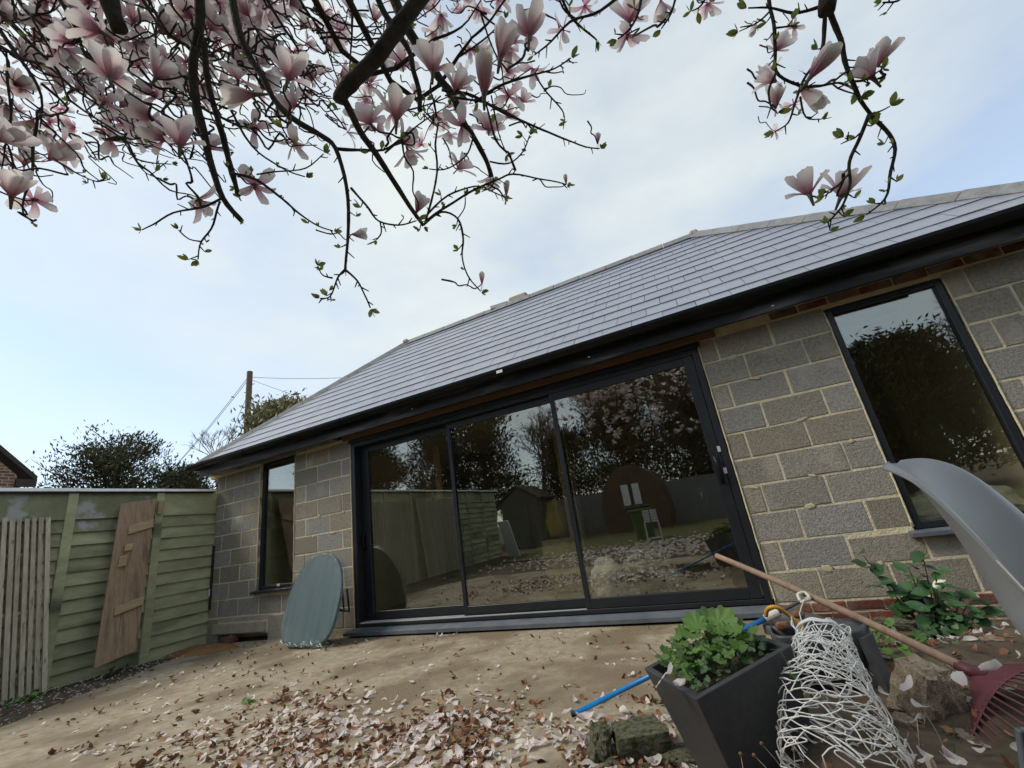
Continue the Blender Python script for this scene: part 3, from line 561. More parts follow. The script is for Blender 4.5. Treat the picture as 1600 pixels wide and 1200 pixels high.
# ------------------------------------------------------------------ wrapped table top against the wall
tb = thing('wrapped_table_top', 'oval teal table top in clear plastic wrap leaning on the block wall', 'table', loc=(-4.66, -0.38, gz(-4.66, -.38)))
def oval(n, hw, hh, pw=2.6, bot=0.0):
    o = []
    for k in range(n):
        q = 2*PI*k/n; c, s = math.cos(q), math.sin(q); pq = pw if s > 0 else 4.2; o.append((hw*math.copysign(abs(c)**(2/pq), c)*(1-0.22*max(s, 0)), hh*math.copysign(abs(s)**(2/pq), s)))
    return o
MTb = Matrix.Translation((0, 0, 0.49)) @ Matrix.Rotation(rad(-17), 4, 'X') @ Matrix.Rotation(rad(3), 4, 'Y')
def slab(y0, y1, hw, hh, inset, mt, nm, wr=0.0, smooth=False):
    n = 64; rings = [(y0, 1-inset/hw), (y0+inset, 1), (y1-inset, 1), (y1, 1-inset/hw)]; vs = []
    for y, s in rings:
        for i, (x, z) in enumerate(oval(n, hw, hh)):
            w_ = wr*noise.noise(Vector((x*7, z*7, y*9+2))); vs.append((x*s+w_*x, y+w_*.6, z*s+w_*z))
    fs = [(r*n+i, r*n+(i+1) % n, (r+1)*n+(i+1) % n, (r+1)*n+i) for r in range(3) for i in range(n)]+[tuple(range(n)), tuple(range(4*n-1, 3*n-1, -1))]
    return MB().add(vs, fs).xf(MTb).build(nm, mt, tb, smooth)
slab(-0.02, 0.02, 0.43, 0.47, 0.008, 'teal', 'table_top'); slab(-0.032, 0.07, 0.455, 0.50, 0.02, 'wrap', 'plastic_wrap', 0.05)
for k in range(9):
    x = -0.3+k*0.08; b = MB(); pts = [(x+0.03*math.sin(k*2.1), -0.05-.02*(k % 2), -0.44+0.03*math.cos(k)), (x+.05, -0.07, -0.47), (x+.11, -0.05+.02*(k % 3), -0.47-.01*(k % 2)), (x+.17, -0.045, -0.45+.02*(k % 2))]
    b.tube(smooth_path(pts, 4), [0.004]+[.012]*11+[.004], 6).xf(MTb).build('plastic_fold', 'wrap', tb, True)
for x in (0.22, 0.30): MB().tube([(x, 0.03, -0.1), (x+.12, 0.17, -0.13), (x+.02, 0.16, 0.1)], 0.013, 6).xf(MTb).build('table_leg', 'gutter', tb)
tb2 = MB()
pts = [Vector((-4.75+0.35*math.cos(k*.5)*(1-k*.012), -0.36-0.14*math.sin(k*.5), gz(-4.7, -.4)+0.012+.004*math.sin(k*1.3))) for k in range(26)]
tag(MB().tube(smooth_path(pts, 3), 0.005, 5).build('cable_coil', 'rubber', smooth=True), 'dark thin cable coiled on the patio below the teal table top', 'cable')
tag(lump('broken_brick', (-6.72, -0.03, -0.055), (0.13, 0.07, 0.05), 'brick', 4, .15, 2, cubic=.8), 'broken brick in the hollow under the pale lintel', 'brick')
# mortar droppings and smears on the blockwork
for k in range(26):
    x = random.choice((random.uniform(-7.1, -6.3), random.uniform(-5.4, -4.5), random.uniform(.05, .95), random.uniform(.05, .95), random.uniform(1.9, 2.5))); z = random.uniform(.1, 2.2); c_ = round(z/.225)*.225+random.uniform(-.02, .01)
    lump('mortar_smear', (x, -.0035, c_), (random.uniform(.012, .05), .0035, random.uniform(.008, .022)), 'mortar', 60+k, .5, 2, wall, (0, random.uniform(-.4, .4), 0))
# ------------------------------------------------------------------ neighbours beyond the fence
hs = thing('brick_house', 'red brick house end with sloping tiled verge beyond the fence', 'house', loc=(-17.5, -0.42, 0))
MB().prism([(-5.7, -0.5), (1.05, -0.5), (1.05, 4.12), (-2.3, 7.45), (-5.7, 4.12)], -0.0, 0.4).xf(Matrix.Rotation(rad(90), 4, 'Z')).build('wall', None or 'brick', hs)
M_b = bpy.data.materials.new('house_brickwork'); M_b.use_nodes = True; t = M_b.node_tree; bt = nn(t, 'ShaderNodeTexBrick'); tcn = nn(t, 'ShaderNodeTexCoord'); sp = nn(t, 'ShaderNodeSeparateXYZ'); cb = nn(t, 'ShaderNodeCombineXYZ')
t.links.new(tcn.outputs['Object'], sp.inputs[0]); t.links.new(sp.outputs['Y'], cb.inputs[0]); t.links.new(sp.outputs['Z'], cb.inputs[1]); t.links.new(cb.outputs[0], bt.inputs['Vector'])
bt.inputs['Scale'].default_value = 1.0; bt.inputs['Brick Width'].default_value = 0.225; bt.inputs['Row Height'].default_value = 0.085; bt.inputs['Mortar Size'].default_value = 0.012
bt.inputs['Color1'].default_value = (0.13, 0.055, 0.04, 1); bt.inputs['Color2'].default_value = (0.24, 0.11, 0.075, 1); bt.inputs['Mortar'].default_value = (0.33, 0.28, 0.22, 1)
t.links.new(bt.outputs[0], t.nodes['Principled BSDF'].inputs['Base Color']); t.nodes['Principled BSDF'].inputs['Roughness'].default_value = .9
hs.children[0].data.materials[0] = M_b
a0, a1 = Vector((0.25, 1.45, 3.93)), Vector((0.25, -2.3, 7.66))
for s in (1, -1):
    e0 = Vector((0.12, -2.3+s*3.72, 3.95)); e1 = Vector((0.12, -2.3, 7.62)); off = Vector((-9, 0, 0)); th = Vector((0, 0, 0.14))
    MB().add([e0, e1, e1+off, e0+off, e0+th, e1+th, e1+off+th, e0+off+th], [(0, 1, 2, 3), (4, 7, 6, 5), (0, 4, 5, 1), (1, 5, 6, 2), (2, 6, 7, 3), (3, 7, 4, 0)]).build('roof', 'verge', hs)
MB().box((0.02, 1.02, 3.8), (0.14, 1.42, 4.0)).build('eaves_box', 'verge', hs)
def spray_tree(name, label, loc, h, w, mt, seed, nbr=150, leaf=0.09, per=60, cat='tree', group=None, base=0.12, trunk=0.16, droop=0.25, bark='brownbark', up=0.35, widthpow=0.8, taper=False):
    r = np.random.default_rng(seed); T = thing(name, label, cat, group, loc)
    MB().tube([(0, 0, -.2), (0.05*h*r.normal()*.3, 0, h*.45), (0, 0, h*.9)], [trunk, trunk*.6, trunk*.15], 8).build('trunk', bark, T)
    V = []; bt_ = MB()
    for i in range(nbr):
        z = h*(base+(0.93-base)*r.random()**widthpow); q = r.random()*2*PI
        prof = (1-(z/h))**(0.9 if taper else 0.45)*(1 if z/h > base else .6); ln = w*0.5*max(prof, .12)*(0.65+0.5*r.random())
        d = np.array([math.cos(q), math.sin(q), up*(0.3+1.2*r.random())]); p0 = np.array([0, 0, z*0.86]); e = p0+d*ln; mid = p0+d*ln*.5+np.array([0, 0, .05*ln])
        e[2] -= droop*ln*r.random()
        if i % 3 == 0: bt_.tube([p0, mid, e], [trunk*.22, trunk*.13, trunk*.04], 4)
        t = r.random(per)**0.65; base_p = p0+(e-p0)*t[:, None]; base_p[:, 2] += .1*ln*np.sin(t*PI)
        sp_ = leaf*(1.2+3.0*(1-np.abs(t-.6)))[:, None]
        c = base_p+r.normal(size=(per, 3))*sp_*np.array([1, 1, .6])
        a = r.normal(size=(per, 3)); a[:, 2] += .8; a += d*0.9; a /= np.linalg.norm(a, axis=1)[:, None]; bb = np.cross(a, r.normal(size=(per, 3))); bb /= np.linalg.norm(bb, axis=1)[:, None]
        s = leaf*(0.6+0.9*r.random(per))[:, None]
        V.append(np.stack([c-a*s-bb*s*.08, c-bb*s*.30, c+a*s, c+bb*s*.30], 1))
    V = np.concatenate(V).reshape(-1, 3); n = len(V)//4
    me = bpy.data.meshes.new('crown'); me.from_pydata(V.tolist(), [], np.arange(n*4).reshape(n, 4).tolist()); me.materials.append(MT[mt]); obj('crown', me, T)['kind'] = 'stuff'
    bt_.build('branches', bark, T)['kind'] = 'stuff'; return T
spray_tree('yew_tree', 'dark spreading evergreen tree beyond the green fence', (-20.4, 4.0, 0), 7.0, 5.6, 'yew', 3, 210, .07, 80, up=.75, droop=.2, base=.1)
spray_tree('yew_tree', 'low dark evergreen bush between the brick house and the spreading evergreen', (-22.2, 2.6, 0), 5.0, 3.4, 'yew', 5, 120, .075, 80, up=.5, base=.3)
spray_tree('yew_tree', 'dark evergreen tree right behind the corner of the building', (-18.6, 5.3, 0), 5.5, 3.6, 'yew', 9, 150, .075, 90, up=.5, base=.2)
pb = HZ(388, 672, 6.8); pz = P(389, 580, 20)
spray_tree('laurel_bush', 'pale leafed bush showing above the left hip of the roof', (-17.4, 8.7, 0), 8.9, 4.4, 'palebush', 12, 300, .12, 80, up=.8, droop=.1, base=.3, cat='bush')
# bare tree
T = thing('bare_tree', 'small leafless tree beside the telegraph pole', 'tree', loc=(-20.2, 7.6, 0)); r = random.Random(4)
def grow(b, p, d, ln, rr, lv):
    q = p+d*ln; b.tube([p, (p+q)/2+Vector((r.gauss(0, .03), r.gauss(0, .03), .02))*ln, q], [rr, rr*.8, rr*.6], 4, False)
    if lv:
        for k in range(3 if lv > 2 else 4):
            nd = (d+Vector((r.gauss(0, .5), r.gauss(0, .5), r.gauss(.15, .3)))).normalized(); grow(b, p+d*ln*(.55+.45*r.random()), nd, ln*.66, rr*.6, lv-1)
b = MB(); b.tube([(0, 0, 0), (0, 0, 5.5)], [.1, .06], 6); b.build('trunk', 'twig', T); b = MB()
for k in range(4): grow(b, Vector((0, 0, 5.1)), Vector((r.gauss(0, .4), r.gauss(0, .4), 1)).normalized(), 0.95, .03, 4)
b.build('crown', 'twig', T)
tp = thing('telegraph_pole', 'wooden telegraph pole with wires behind the building', 'pole', loc=(-18.62, 7.75, 0))
MB().tube([(0, 0, -.3), (0, 0, 9.42)], [.15, .125], 12).build('pole', 'pole', tp)
for k in range(7): MB().tube([(-.2*(k % 2)+.0, -.1, 6.6+k*.36), (.1+.14*(1-k % 2), .1, 6.6+k*.36)], .016, 5).build('step_bolt', 'rubber', tp)
def wire(a, c, sag):
    a, c = Vector(a), Vector(c); pts = [a+(c-a)*t-Vector((0, 0, sag*4*t*(1-t))) for t in np.linspace(0, 1, 24)]
    MB().tube([p-Vector(tp.location) for p in pts], .011, 4).build('wire', 'rubber', tp)
A = Vector((-18.62, 7.75, 9.1))
wire(A, (-33.5, 9.5, 4.4), .55); wire(A+Vector((0, 0, .15)), (-32.5, 9.2, 4.2), .45); wire(A-Vector((0, 0, .7)), (-23.8, 8.6, 3.5), .1); wire(A+Vector((0, 0, .05)), (-9, 12.0, 8.2), .35); wire(A-Vector((0, 0, .05)), (-12.2, 12.5, 6.0), .3)
# ------------------------------------------------------------------ things behind the viewpoint, seen in the glass
for i, (x, y, h, w, nb) in enumerate(((-23.5, -17, 11.5, 6.5, 230), (-19.2, -16, 12.5, 6.5, 230), (-14.9, -17, 10.5, 5.5, 150), (-11.6, -16.2, 13.5, 6.5, 260), (-8.3, -20, 7.0, 4.4, 110), (-4.6, -19, 10.5, 6.0, 240), (-0.9, -19, 10.0, 5.6, 240), (3.0, -17.5, 9.0, 5.4, 200), (5.9, -13.5, 5.9, 5.0, 240), (9.4, -12.5, 5.6, 5.4, 240), (12.5, -8, 7.5, 5.5, 160))):
    spray_tree('pine_tree', ['dark conifer mirrored at the left edge of the left door panel', 'tall dark conifer mirrored above the slatted screens', 'thin conifer mirrored at the right of the left door panel', 'tallest dark conifer mirrored in the middle door panel', 'low conifer mirrored in the sky gap of the middle door panel', 'dark conifer mirrored behind the arched pod', 'dark conifer mirrored right of the arched pod', 'dark conifer mirrored at the right edge of the right door panel', 'dark evergreen mirrored at the left of the tall right window', 'dark evergreen mirrored at the right of the tall right window', 'evergreen mirrored at the far right edge of the tall right window'][i],
               (x, y, gz(x, y)), h, w, 'pine', 20+i, nb, .10, 130, group='conifers at the end of the garden', taper=i in (1, 3), droop=.35, base=.1)
for i, (x, y, h0) in enumerate(((-17.0, -13.5, 2.6), (-12.9, -13.0, 2.4), (-7.4, -14.2, 2.6), (7.6, -10.8, 2.2))):
    T = thing('bare_tree', ['leafless tree mirrored at the left of the left door panel', 'leafless tree mirrored where the left and middle door panels meet', 'leafless tree mirrored in the sky gap of the middle door panel', 'leafless tree mirrored in the tall right window'][i], 'tree', 'leafless trees behind the viewpoint', (x, y, gz(x, y))); r = random.Random(60+i)
    MB().tube([(0, 0, -.1), (0, 0, h0)], [.16, .11], 8).build('trunk', 'brownbark', T); b = MB()
    for k in range(5): grow(b, Vector((0, 0, h0-.1)), Vector((r.gauss(0, .5), r.gauss(0, .5), 1)).normalized(), 1.5, .05, 5)
    b.build('crown', 'brownbark', T)['kind'] = 'stuff'
bf = thing('rear_fence', 'grey panel fence at the end of the garden, mirrored in the door', 'fence', loc=(0, -15, -.1))
for k in range(12):
    x = -8.5+k*1.25; MB().box((x, 0, 0), (x+1.18, .04, 1.75), .004).build('fence_panel', 'greyfence', bf); MB().box((x-.06, -.03, 0), (x-.005, .07, 1.85), .004).build('fence_post', 'greyfence', bf)
pod = thing('garden_pod', 'arched brown garden pod mirrored in the right door panel', 'pod', loc=(-3.45, -13.2, -.05))
arch = [(1.28*math.cos(PI*k/18), 0.55+1.95*math.sin(PI*k/18)**0.9) for k in range(19)]+[(-1.15, 0.0), (1.15, 0.0)]
MB().prism(arch, -2.6, 0.0).build('shell', 'pod', pod)
for x in (-.36, .06): MB().box((x, 0.004, 0.95), (x+.28, 0.03, 1.75), .004).build('window', 'white', pod)
MB().box((-.02, .004, .1), (.03, .02, 2.3)).build('centre_strip', 'verge', pod); MB().box((-.5, .0, .86), (.55, .12, .92)).build('window_shelf', 'sill', pod)
sh = thing('garden_shed', 'small green grey shed mirrored in the middle door panel', 'shed', loc=(-7.6, -11.6, -.1))
MB().prism([(-.8, 0), (.8, 0), (.8, 1.85), (0, 2.35), (-.8, 1.85)], -1.8, 0).build('wall', 'shed', sh)
for s in (-1, 1): MB().add([(0, -1.9, 2.38), (s*.95, -1.9, 1.80), (s*.95, .1, 1.80), (0, .1, 2.38), (0, -1.9, 2.43), (s*.95, -1.9, 1.85), (s*.95, .1, 1.85), (0, .1, 2.43)], [(0, 1, 2, 3), (4, 7, 6, 5), (0, 4, 5, 1), (1, 5, 6, 2), (2, 6, 7, 3), (3, 7, 4, 0)]).build('roof', 'verge', sh)
MB().box((-.35, .004, .05), (.35, .03, 1.75), .004).build('door', 'shed', sh)
wb = MB().box((-.28, -.012, 0), (.28, .012, 1.05), .003).xf(Matrix.Rotation(rad(-14), 4, 'X')).build('leaning_board', 'white'); wb.location = (-6.1, -7.6, gz(-6, -7)); wb.rotation_euler.z = .5; tag(wb, 'white panel leaning in the garden, mirrored in the middle door panel', 'panel')
tr = thing('trestle', 'folded white slatted trestle mirrored in the right door panel', 'trestle', loc=(-1.8, -6.1, gz(-1.8, -6.1)))
for s in (-1, 1):
    MB().tube([(s*.16, 0, 0), (s*.15, .0, .5)], .018, 6).build('leg', 'alu', tr)
    for k in range(6): MB().box((s*.085-.07, -.02, .5+k*.045), (s*.085+.07, .02, .533+k*.045), .002).build('slat', 'white', tr)
MB().tube([(-.16, 0, .16), (.16, 0, .16)], .014, 6).build('rung', 'alu', tr)
gb = MB(); gb.tube([(0, 0, 0), (0, 0, .72)], [.24, .29], 18); gb.box((-.30, -.32, .72), (.30, .30, .78), .02); o = gb.build('garden_bin', 'camellia'); o.location = (-2.4, -8.4, gz(-2.4, -8.4)); tag(o, 'dark green bin by the pod, mirrored in the right door panel', 'bin')
# ------------------------------------------------------------------ foreground right
# charcoal planter (tilted on the rough ground)
F0 = Vector((-0.372, -2.605, 0.300)); Rr = Vector((-0.065, -2.362, 0.372)); Ll = Vector((-0.572, -2.352, 0.306))
e1 = (Rr-F0); w1_ = e1.length; e1.normalize(); e2 = (Ll-F0); e2 = (e2-e1*e2.dot(e1)); w2_ = e2.length; e2.normalize(); e3 = e1.cross(e2)
pc = F0+e1*w1_/2+e2*w2_/2
pl = thing('tapered_planter', 'tapered square charcoal planter full of leafy plants in the foreground', 'planter', loc=pc)
MP = Matrix(((e1.x, e2.x, e3.x, 0), (e1.y, e2.y, e3.y, 0), (e1.z, e2.z, e3.z, 0), (0, 0, 0, 1)))
hw, hd, hh, kk, wl = w1_/2, w2_/2, 0.46, 0.66, 0.022
def ringr(a, c, z): return [(-a, -c, z), (a, -c, z), (a, c, z), (-a, c, z)]
rings = ringr(hw*kk, hd*kk, -hh)+ringr(hw, hd, 0)+ringr(hw-wl, hd-wl, 0)+ringr(hw-wl-.01, hd-wl-.01, -.07)
MB().add(rings, [(0, 3, 2, 1)]+[(r_*4+i, r_*4+(i+1) % 4, r_*4+4+(i+1) % 4, r_*4+4+i) for r_ in range(3) for i in range(4)]).xf(MP).build('shell', 'planter', pl)
bmx = pl.children[0]; md = bmx.modifiers.new('bev', 'BEVEL'); md.width = .004; md.segments = 2
b = MB(); n = 10
for i in range(n):
    for j in range(n):
        x = (-1+2*i/(n-1))*(hw-wl-.008); y = (-1+2*j/(n-1))*(hd-wl-.008); b.v.append((x, y, -.045+.02*noise.noise(Vector((x*20, y*20, 1)))))
b.uv = [(0, 0)]*len(b.v); b.f = [(i*n+j, (i+1)*n+j, (i+1)*n+j+1, i*n+j+1) for i in range(n-1) for j in range(n-1)]; b.xf(MP).build('compost', 'soil', pl)
def lobed(nl, depth, cup, seed, ratio=1.0):
    r = random.Random(seed); n = nl*4; vs = [(0, 0, 0)]; fs = []
    for ring in (0.55, 1.0):
        for k in range(n):
            q = -PI*.92+2*PI*.92*k/(n-1); lob = 1-depth*(0.5-0.5*math.cos(k/4*2*PI+PI)) if ring == 1 else 1
            lob *= 1+r.uniform(-.06, .06); rr = ring*lob*(0.78+.22*math.cos(q)); x = rr*math.cos(q); y = rr*math.sin(q)*ratio
            vs.append((x+.25, y, cup*(x*x+y*y)+0.10*math.sin(q*nl)*ring*.5))
    for k in range(n-1): fs += [(0, 1+k, 2+k), (1+k, 1+n+k, 2+n+k, 2+k)]
    return vs, fs
leaf_meshes = []
for s in range(4): v, f = lobed(9, .17, .16+.08*s, s); leaf_meshes.append(MB().add(v, f).mesh('leaf', 'geranium', True))
ivy_meshes = []
for s in range(3): v, f = lobed(3, .42, .15, 10+s); ivy_meshes.append(MB().add(v, f).mesh('leaf', 'ivy', False))
def orient(nrm, tip):
    z = Vector(nrm).normalized(); x = (Vector(tip)-z*Vector(tip).dot(z)).normalized(); y = z.cross(x)
    return Matrix(((x.x, y.x, z.x, 0), (x.y, y.y, z.y, 0), (x.z, y.z, z.z, 0), (0, 0, 0, 1)))
def place_leaf(me, parent, p, s, nrm, tip, name='leaf'):
    return obj(name, me, parent, Matrix.Translation(p) @ orient(nrm, tip) @ Matrix.Scale(s, 4))
hp = thing('leafy_plant', 'bright green lobed leaf plant growing in the charcoal planter', 'plant', loc=pc)
def inpl(u, v, z): return (MP @ Vector((u*(hw-.03), v*(hd-.03), z)))
r = random.Random(5)
big = [(0.55, 0.45, .075, .07), (0.25, .75, .08, .06), (.0, .6, .065, .055), (.75, .1, .06, .05), (.35, .05, .07, .05), (-.1, -.1, .06, .045), (.3, -.45, .045, .042), (.05, -.5, .05, .04), (-.35, .4, .06, .045), (-.2, .8, .08, .045), (.6, .8, .08, .06), (.85, .6, .06, .05), (-.5, .05, .045, .038), (.5, -.2, .06, .042)]
for u, v, z, s in big:
    p = inpl(u, v, z*.72); q0 = inpl(u*.5, v*.5, -.04); tip = (p-q0); tip.z *= .2
    place_leaf(r.choice(leaf_meshes), hp, p, s, (r.gauss(-.05, .25), r.gauss(-.45, .25), 1), tip+Vector((r.gauss(0, .03), r.gauss(0, .03), 0)))
    MB().tube(smooth_path([q0, (p+q0)/2+Vector((0, 0, .02)), p], 3), .0022, 4).build('stalk', 'geranium', hp)
for k in range(85):
    p = inpl(r.uniform(-.9, .95), r.uniform(-.75, 1.0), r.uniform(-.01, .055)); place_leaf(r.choice(leaf_meshes), hp, p, r.uniform(.016, .036), (r.gauss(0, .4), r.gauss(-.35, .4), 1), (r.gauss(0, 1), r.gauss(0, 1), 0))
ip = thing('creeping_plant', 'small dark leaved creeper trailing over the rim of the charcoal planter', 'plant', loc=pc)
for k in range(170):
    u, v = r.uniform(-.95, .95), r.uniform(-1.0, .3)
    if k > 120: u, v = r.uniform(.5, 1.02), r.uniform(-.6, .9)
    p = inpl(u, v, r.uniform(-.02, .045)); place_leaf(r.choice(ivy_meshes), ip, p, r.uniform(.009, .018), (r.gauss(0, .5), r.gauss(-.5, .5), 1), (r.gauss(0, 1), r.gauss(0, 1), 0))
for k in range(6):
    p0 = inpl(-.85+.1*k, .1, -.03); p1 = p0+Vector((r.gauss(-.03, .03), r.gauss(0, .03), r.uniform(.07, .13))); MB().tube([p0, (p0+p1)/2+Vector((.01, 0, 0)), p1], .0016, 4).build('stem', 'twig', ip)
    for j in range(3): place_leaf(r.choice(ivy_meshes), ip, p0+(p1-p0)*r.uniform(.5, 1), .009, (r.gauss(0, .5), -.5, 1), (r.gauss(0, 1), r.gauss(0, 1), 0))
p0 = inpl(.8, -.95, .0); pts = [p0, p0+Vector((.03, -.03, .005)), p0+Vector((.05, -.045, -.05))]; MB().tube(smooth_path(pts, 4), .0014, 4).build('stem', 'ivy', ip); place_leaf(ivy_meshes[0], ip, pts[-1], .02, (0, -1, .3), (.2, 0, -1))
# grey three cornered plastic planter
tz = 0.285; tA, tB, tC = HZ(1203, 944, tz), HZ(1366, 986, tz), HZ(1203, 1000, tz); tG = (tA+tB+tC)/3
tro = thing('plastic_trough', 'grey plastic pot holder with inner ring standing behind the charcoal planter', 'pot holder', loc=tG)
def rtri(sc, z, rd=.22, n=7):
    C3 = [(p-tG)*sc for p in (tA, tB, tC)]; o = []
    for i in range(3):
        p, a_, c_ = C3[i], C3[i-1], C3[(i+1) % 3]; s_, e_ = p+(a_-p)*rd, p+(c_-p)*rd
        for k in range(n): t = k/(n-1); q = (1-t)**2*s_+2*t*(1-t)*p+t*t*e_; o.append((q.x, q.y, z))
    return o
n = 21; vs = rtri(.88, -.19)+rtri(1.0, -.004)+rtri(1.0, .006)+rtri(.95, .006)+rtri(.93, -.03)
MB().add(vs, [(r_*n+i, r_*n+(i+1) % n, r_*n+n+(i+1) % n, r_*n+n+i) for r_ in range(4) for i in range(n)]+[tuple(range(n))[::-1], tuple(range(4*n, 5*n))]).build('body', 'trough', tro, True)
rc = (HZ(1296, 978, tz)-tG)
for c_, rr0 in ((rc, .12), (HZ(1228, 974, tz)-tG, .085)):
    vs = []; nr = 32; ang0 = math.atan2((tB-tC).y, (tB-tC).x)
    for rr, z in ((1.0, -.032), (1.0, .004), (.88, .006), (.80, -.02), (.72, -.14)):
        for k in range(nr):
            q = 2*PI*k/nr; x, y = rr*rr0*math.cos(q)*1.15, rr*rr0*math.sin(q)*.8; vs.append((c_.x+x*math.cos(ang0)-y*math.sin(ang0), c_.y+x*math.sin(ang0)+y*math.cos(ang0), z))
    MB().add(vs, [(r_*nr+i, r_*nr+(i+1) % nr, r_*nr+nr+(i+1) % nr, r_*nr+nr+i) for r_ in range(4) for i in range(nr)]+[tuple(range(4*nr, 5*nr))]).build('pot_ring', 'trough', tro, True)
for p in (tA, tB, tC):
    d_ = (p-tG); d_.z = 0; t_u = d_.normalized(); s_u = Vector((-t_u.y, t_u.x, 0)); e = d_*.86; f_ = d_*.93; vs = []
    for c_, z, w_ in ((e, -.02, .04), (f_, -.24, .028)):
        for aa, bb in ((-1, -1), (1, -1), (1, 1), (-1, 1)): vs.append((c_.x+t_u.x*aa*.012+s_u.x*bb*w_, c_.y+t_u.y*aa*.012+s_u.y*bb*w_, z))
    MB().add(vs, [(0, 1, 2, 3), (4, 7, 6, 5), (0, 4, 5, 1), (1, 5, 6, 2), (2, 6, 7, 3), (3, 7, 4, 0)]).build('leg', 'trough', tro)
# blue tube with yellow hose end
b0 = Vector((-1.065, -1.92, -.025)); b1 = P(1222, 954, 1.92)
bt_ = thing('blue_tube', 'long blue tube lying from the patio to the grey trough', 'tube', loc=b0)
MB().tube([Vector((0, 0, 0)), (b1-b0)*.94], .011, 12).build('tube', 'blue', bt_, True); MB().tube([(b1-b0)*-.006, (b1-b0)*.012], .012, 12).build('end_cap', 'gutter', bt_)
dv = (b1-b0).normalized(); MB().tube([(b1-b0)*.925, (b1-b0)*.985], .0175, 12).build('sleeve', 'cream', bt_); MB().tube([(b1-b0)*.985, (b1-b0)*.985+dv*.10], .007, 8).build('rod', 'trough', bt_)
q = (b1-b0)+dv*.09; lp = [q, q+Vector((.0, .03, .022)), q+Vector((.03, .045, .025)), q+Vector((.04, .02, .006)), q+Vector((.01, -.005, .0)), q-Vector((.0, .0, .005))]
MB().tube(smooth_path(lp, 4), .007, 7).build('knot', 'cream', bt_, True)
hpts = [P(1197, 962, 1.86), P(1200, 951, 1.84), P(1214, 949, 1.82), P(1232, 961, 1.82), P(1247, 974, 1.80), P(1258, 988, 1.78), P(1264, 1003, 1.78)]
tag(MB().tube(smooth_path(hpts, 4), .0085, 9).build('yellow_hose', 'yellow', smooth=True), 'short piece of orange yellow hose curling out of the grey trough', 'hose')
for k, (x, y, mt_, rr) in enumerate(((1222, 978, 'brown_litter', .03), (1247, 960, 'brown_litter', .025), (1246, 990, 'cream', .022))):
    tag(lump('dry_scrap', P(x, y, 1.86), (rr, rr*.7, rr*.6), mt_, 30+k, .5, 2), ['dark dry leaf scrap at the near end of the grey trough', 'dry leaf scrap beside the blue tube sleeve', 'pale label stub in the grey trough'][k], 'scrap')
# rake
rn = P(1510, 1046, 1.50); rt_ = P(1119, 868, 2.35)
rk = thing('fan_rake', 'maroon plastic fan rake with long wooden handle', 'rake', loc=rn)
hv = rt_-rn; n = 14
MB().tube([hv*(k/(n-1))-hv*.05*(1-k/(n-1))+Vector((0, 0, .012*math.sin(PI*k/(n-1)))) for k in range(n)], interp([.0155, .0145, .0135], n), 12).build('handle', 'handle', rk, True)
hc = [P(1508, 1040, 1.50), P(1515, 1056, 1.50), P(1518, 1155, 1.26), P(1560, 1110, 1.30), P(1600, 1060, 1.38), P(1640, 1035, 1.45), P(1600, 1035, 1.48)]
c3 = [p-rn for p in hc]; nz_ = (c3[2]-c3[0]).cross(c3[5]-c3[0]).normalized()
if nz_.dot(-VFW) < 0: nz_ = -nz_
hb = MB(); nh = 12
lft = [c3[1]+(c3[2]-c3[1])*t for t in np.linspace(0, 1, nh)]; rgt = [c3[0]+(c3[5]-c3[0])*t for t in np.linspace(0, 1, nh)]
vs = []
for i in range(nh):
    for k in range(8):
        t = k/7; w_ = (i/(nh-1)); p = lft[i]+(rgt[i]-lft[i])*t; p = p+nz_*(.025*math.sin(PI*t)*w_*.9)-(lft[i]+rgt[i]-2*c3[0])*(.10*math.sin(PI*t)*w_)
        vs.append(p)
vs2 = [v-nz_*.006 for v in vs]; N = nh*8
fs = [(i*8+k, i*8+k+1, i*8+k+9, i*8+k+8) for i in range(nh-1) for k in range(7)]; fs2 = [tuple(a+N for a in f)[::-1] for f in fs]
rim = [(i*8, i*8+8, i*8+8+N, i*8+N) for i in range(nh-1)]+[(i*8+7, i*8+7+N, i*8+15+N, i*8+15) for i in range(nh-1)]+[((nh-1)*8+k, (nh-1)*8+k+1, (nh-1)*8+k+1+N, (nh-1)*8+k+N) for k in range(7)]
hb.add(vs+vs2, fs+fs2+rim).build('head', 'maroon', rk, True)
MB().tube([c3[0]*.2-hv*.05, hv*.03], [.022, .017], 10).build('socket', 'maroon', rk, True)
last = [vs[(nh-1)*8+k] for k in range(8)]
for k in range(20):
    t = k/19*7; i = min(int(t), 6); p = last[i]+(last[i+1]-last[i])*(t-i); ctr = (c3[0]+c3[1])/2; d = (p-ctr).normalized()
    d = (d+Vector((.75, -.45, -.18))*.8).normalized(); e = p+d*.26+Vector((0, 0, -.012))
    MB().tube([p-d*.01-nz_*.003, (p+e)/2-nz_*.004, e-nz_*.002], [.0042, .0036, .0030], 6).build('tine', 'maroon', rk)
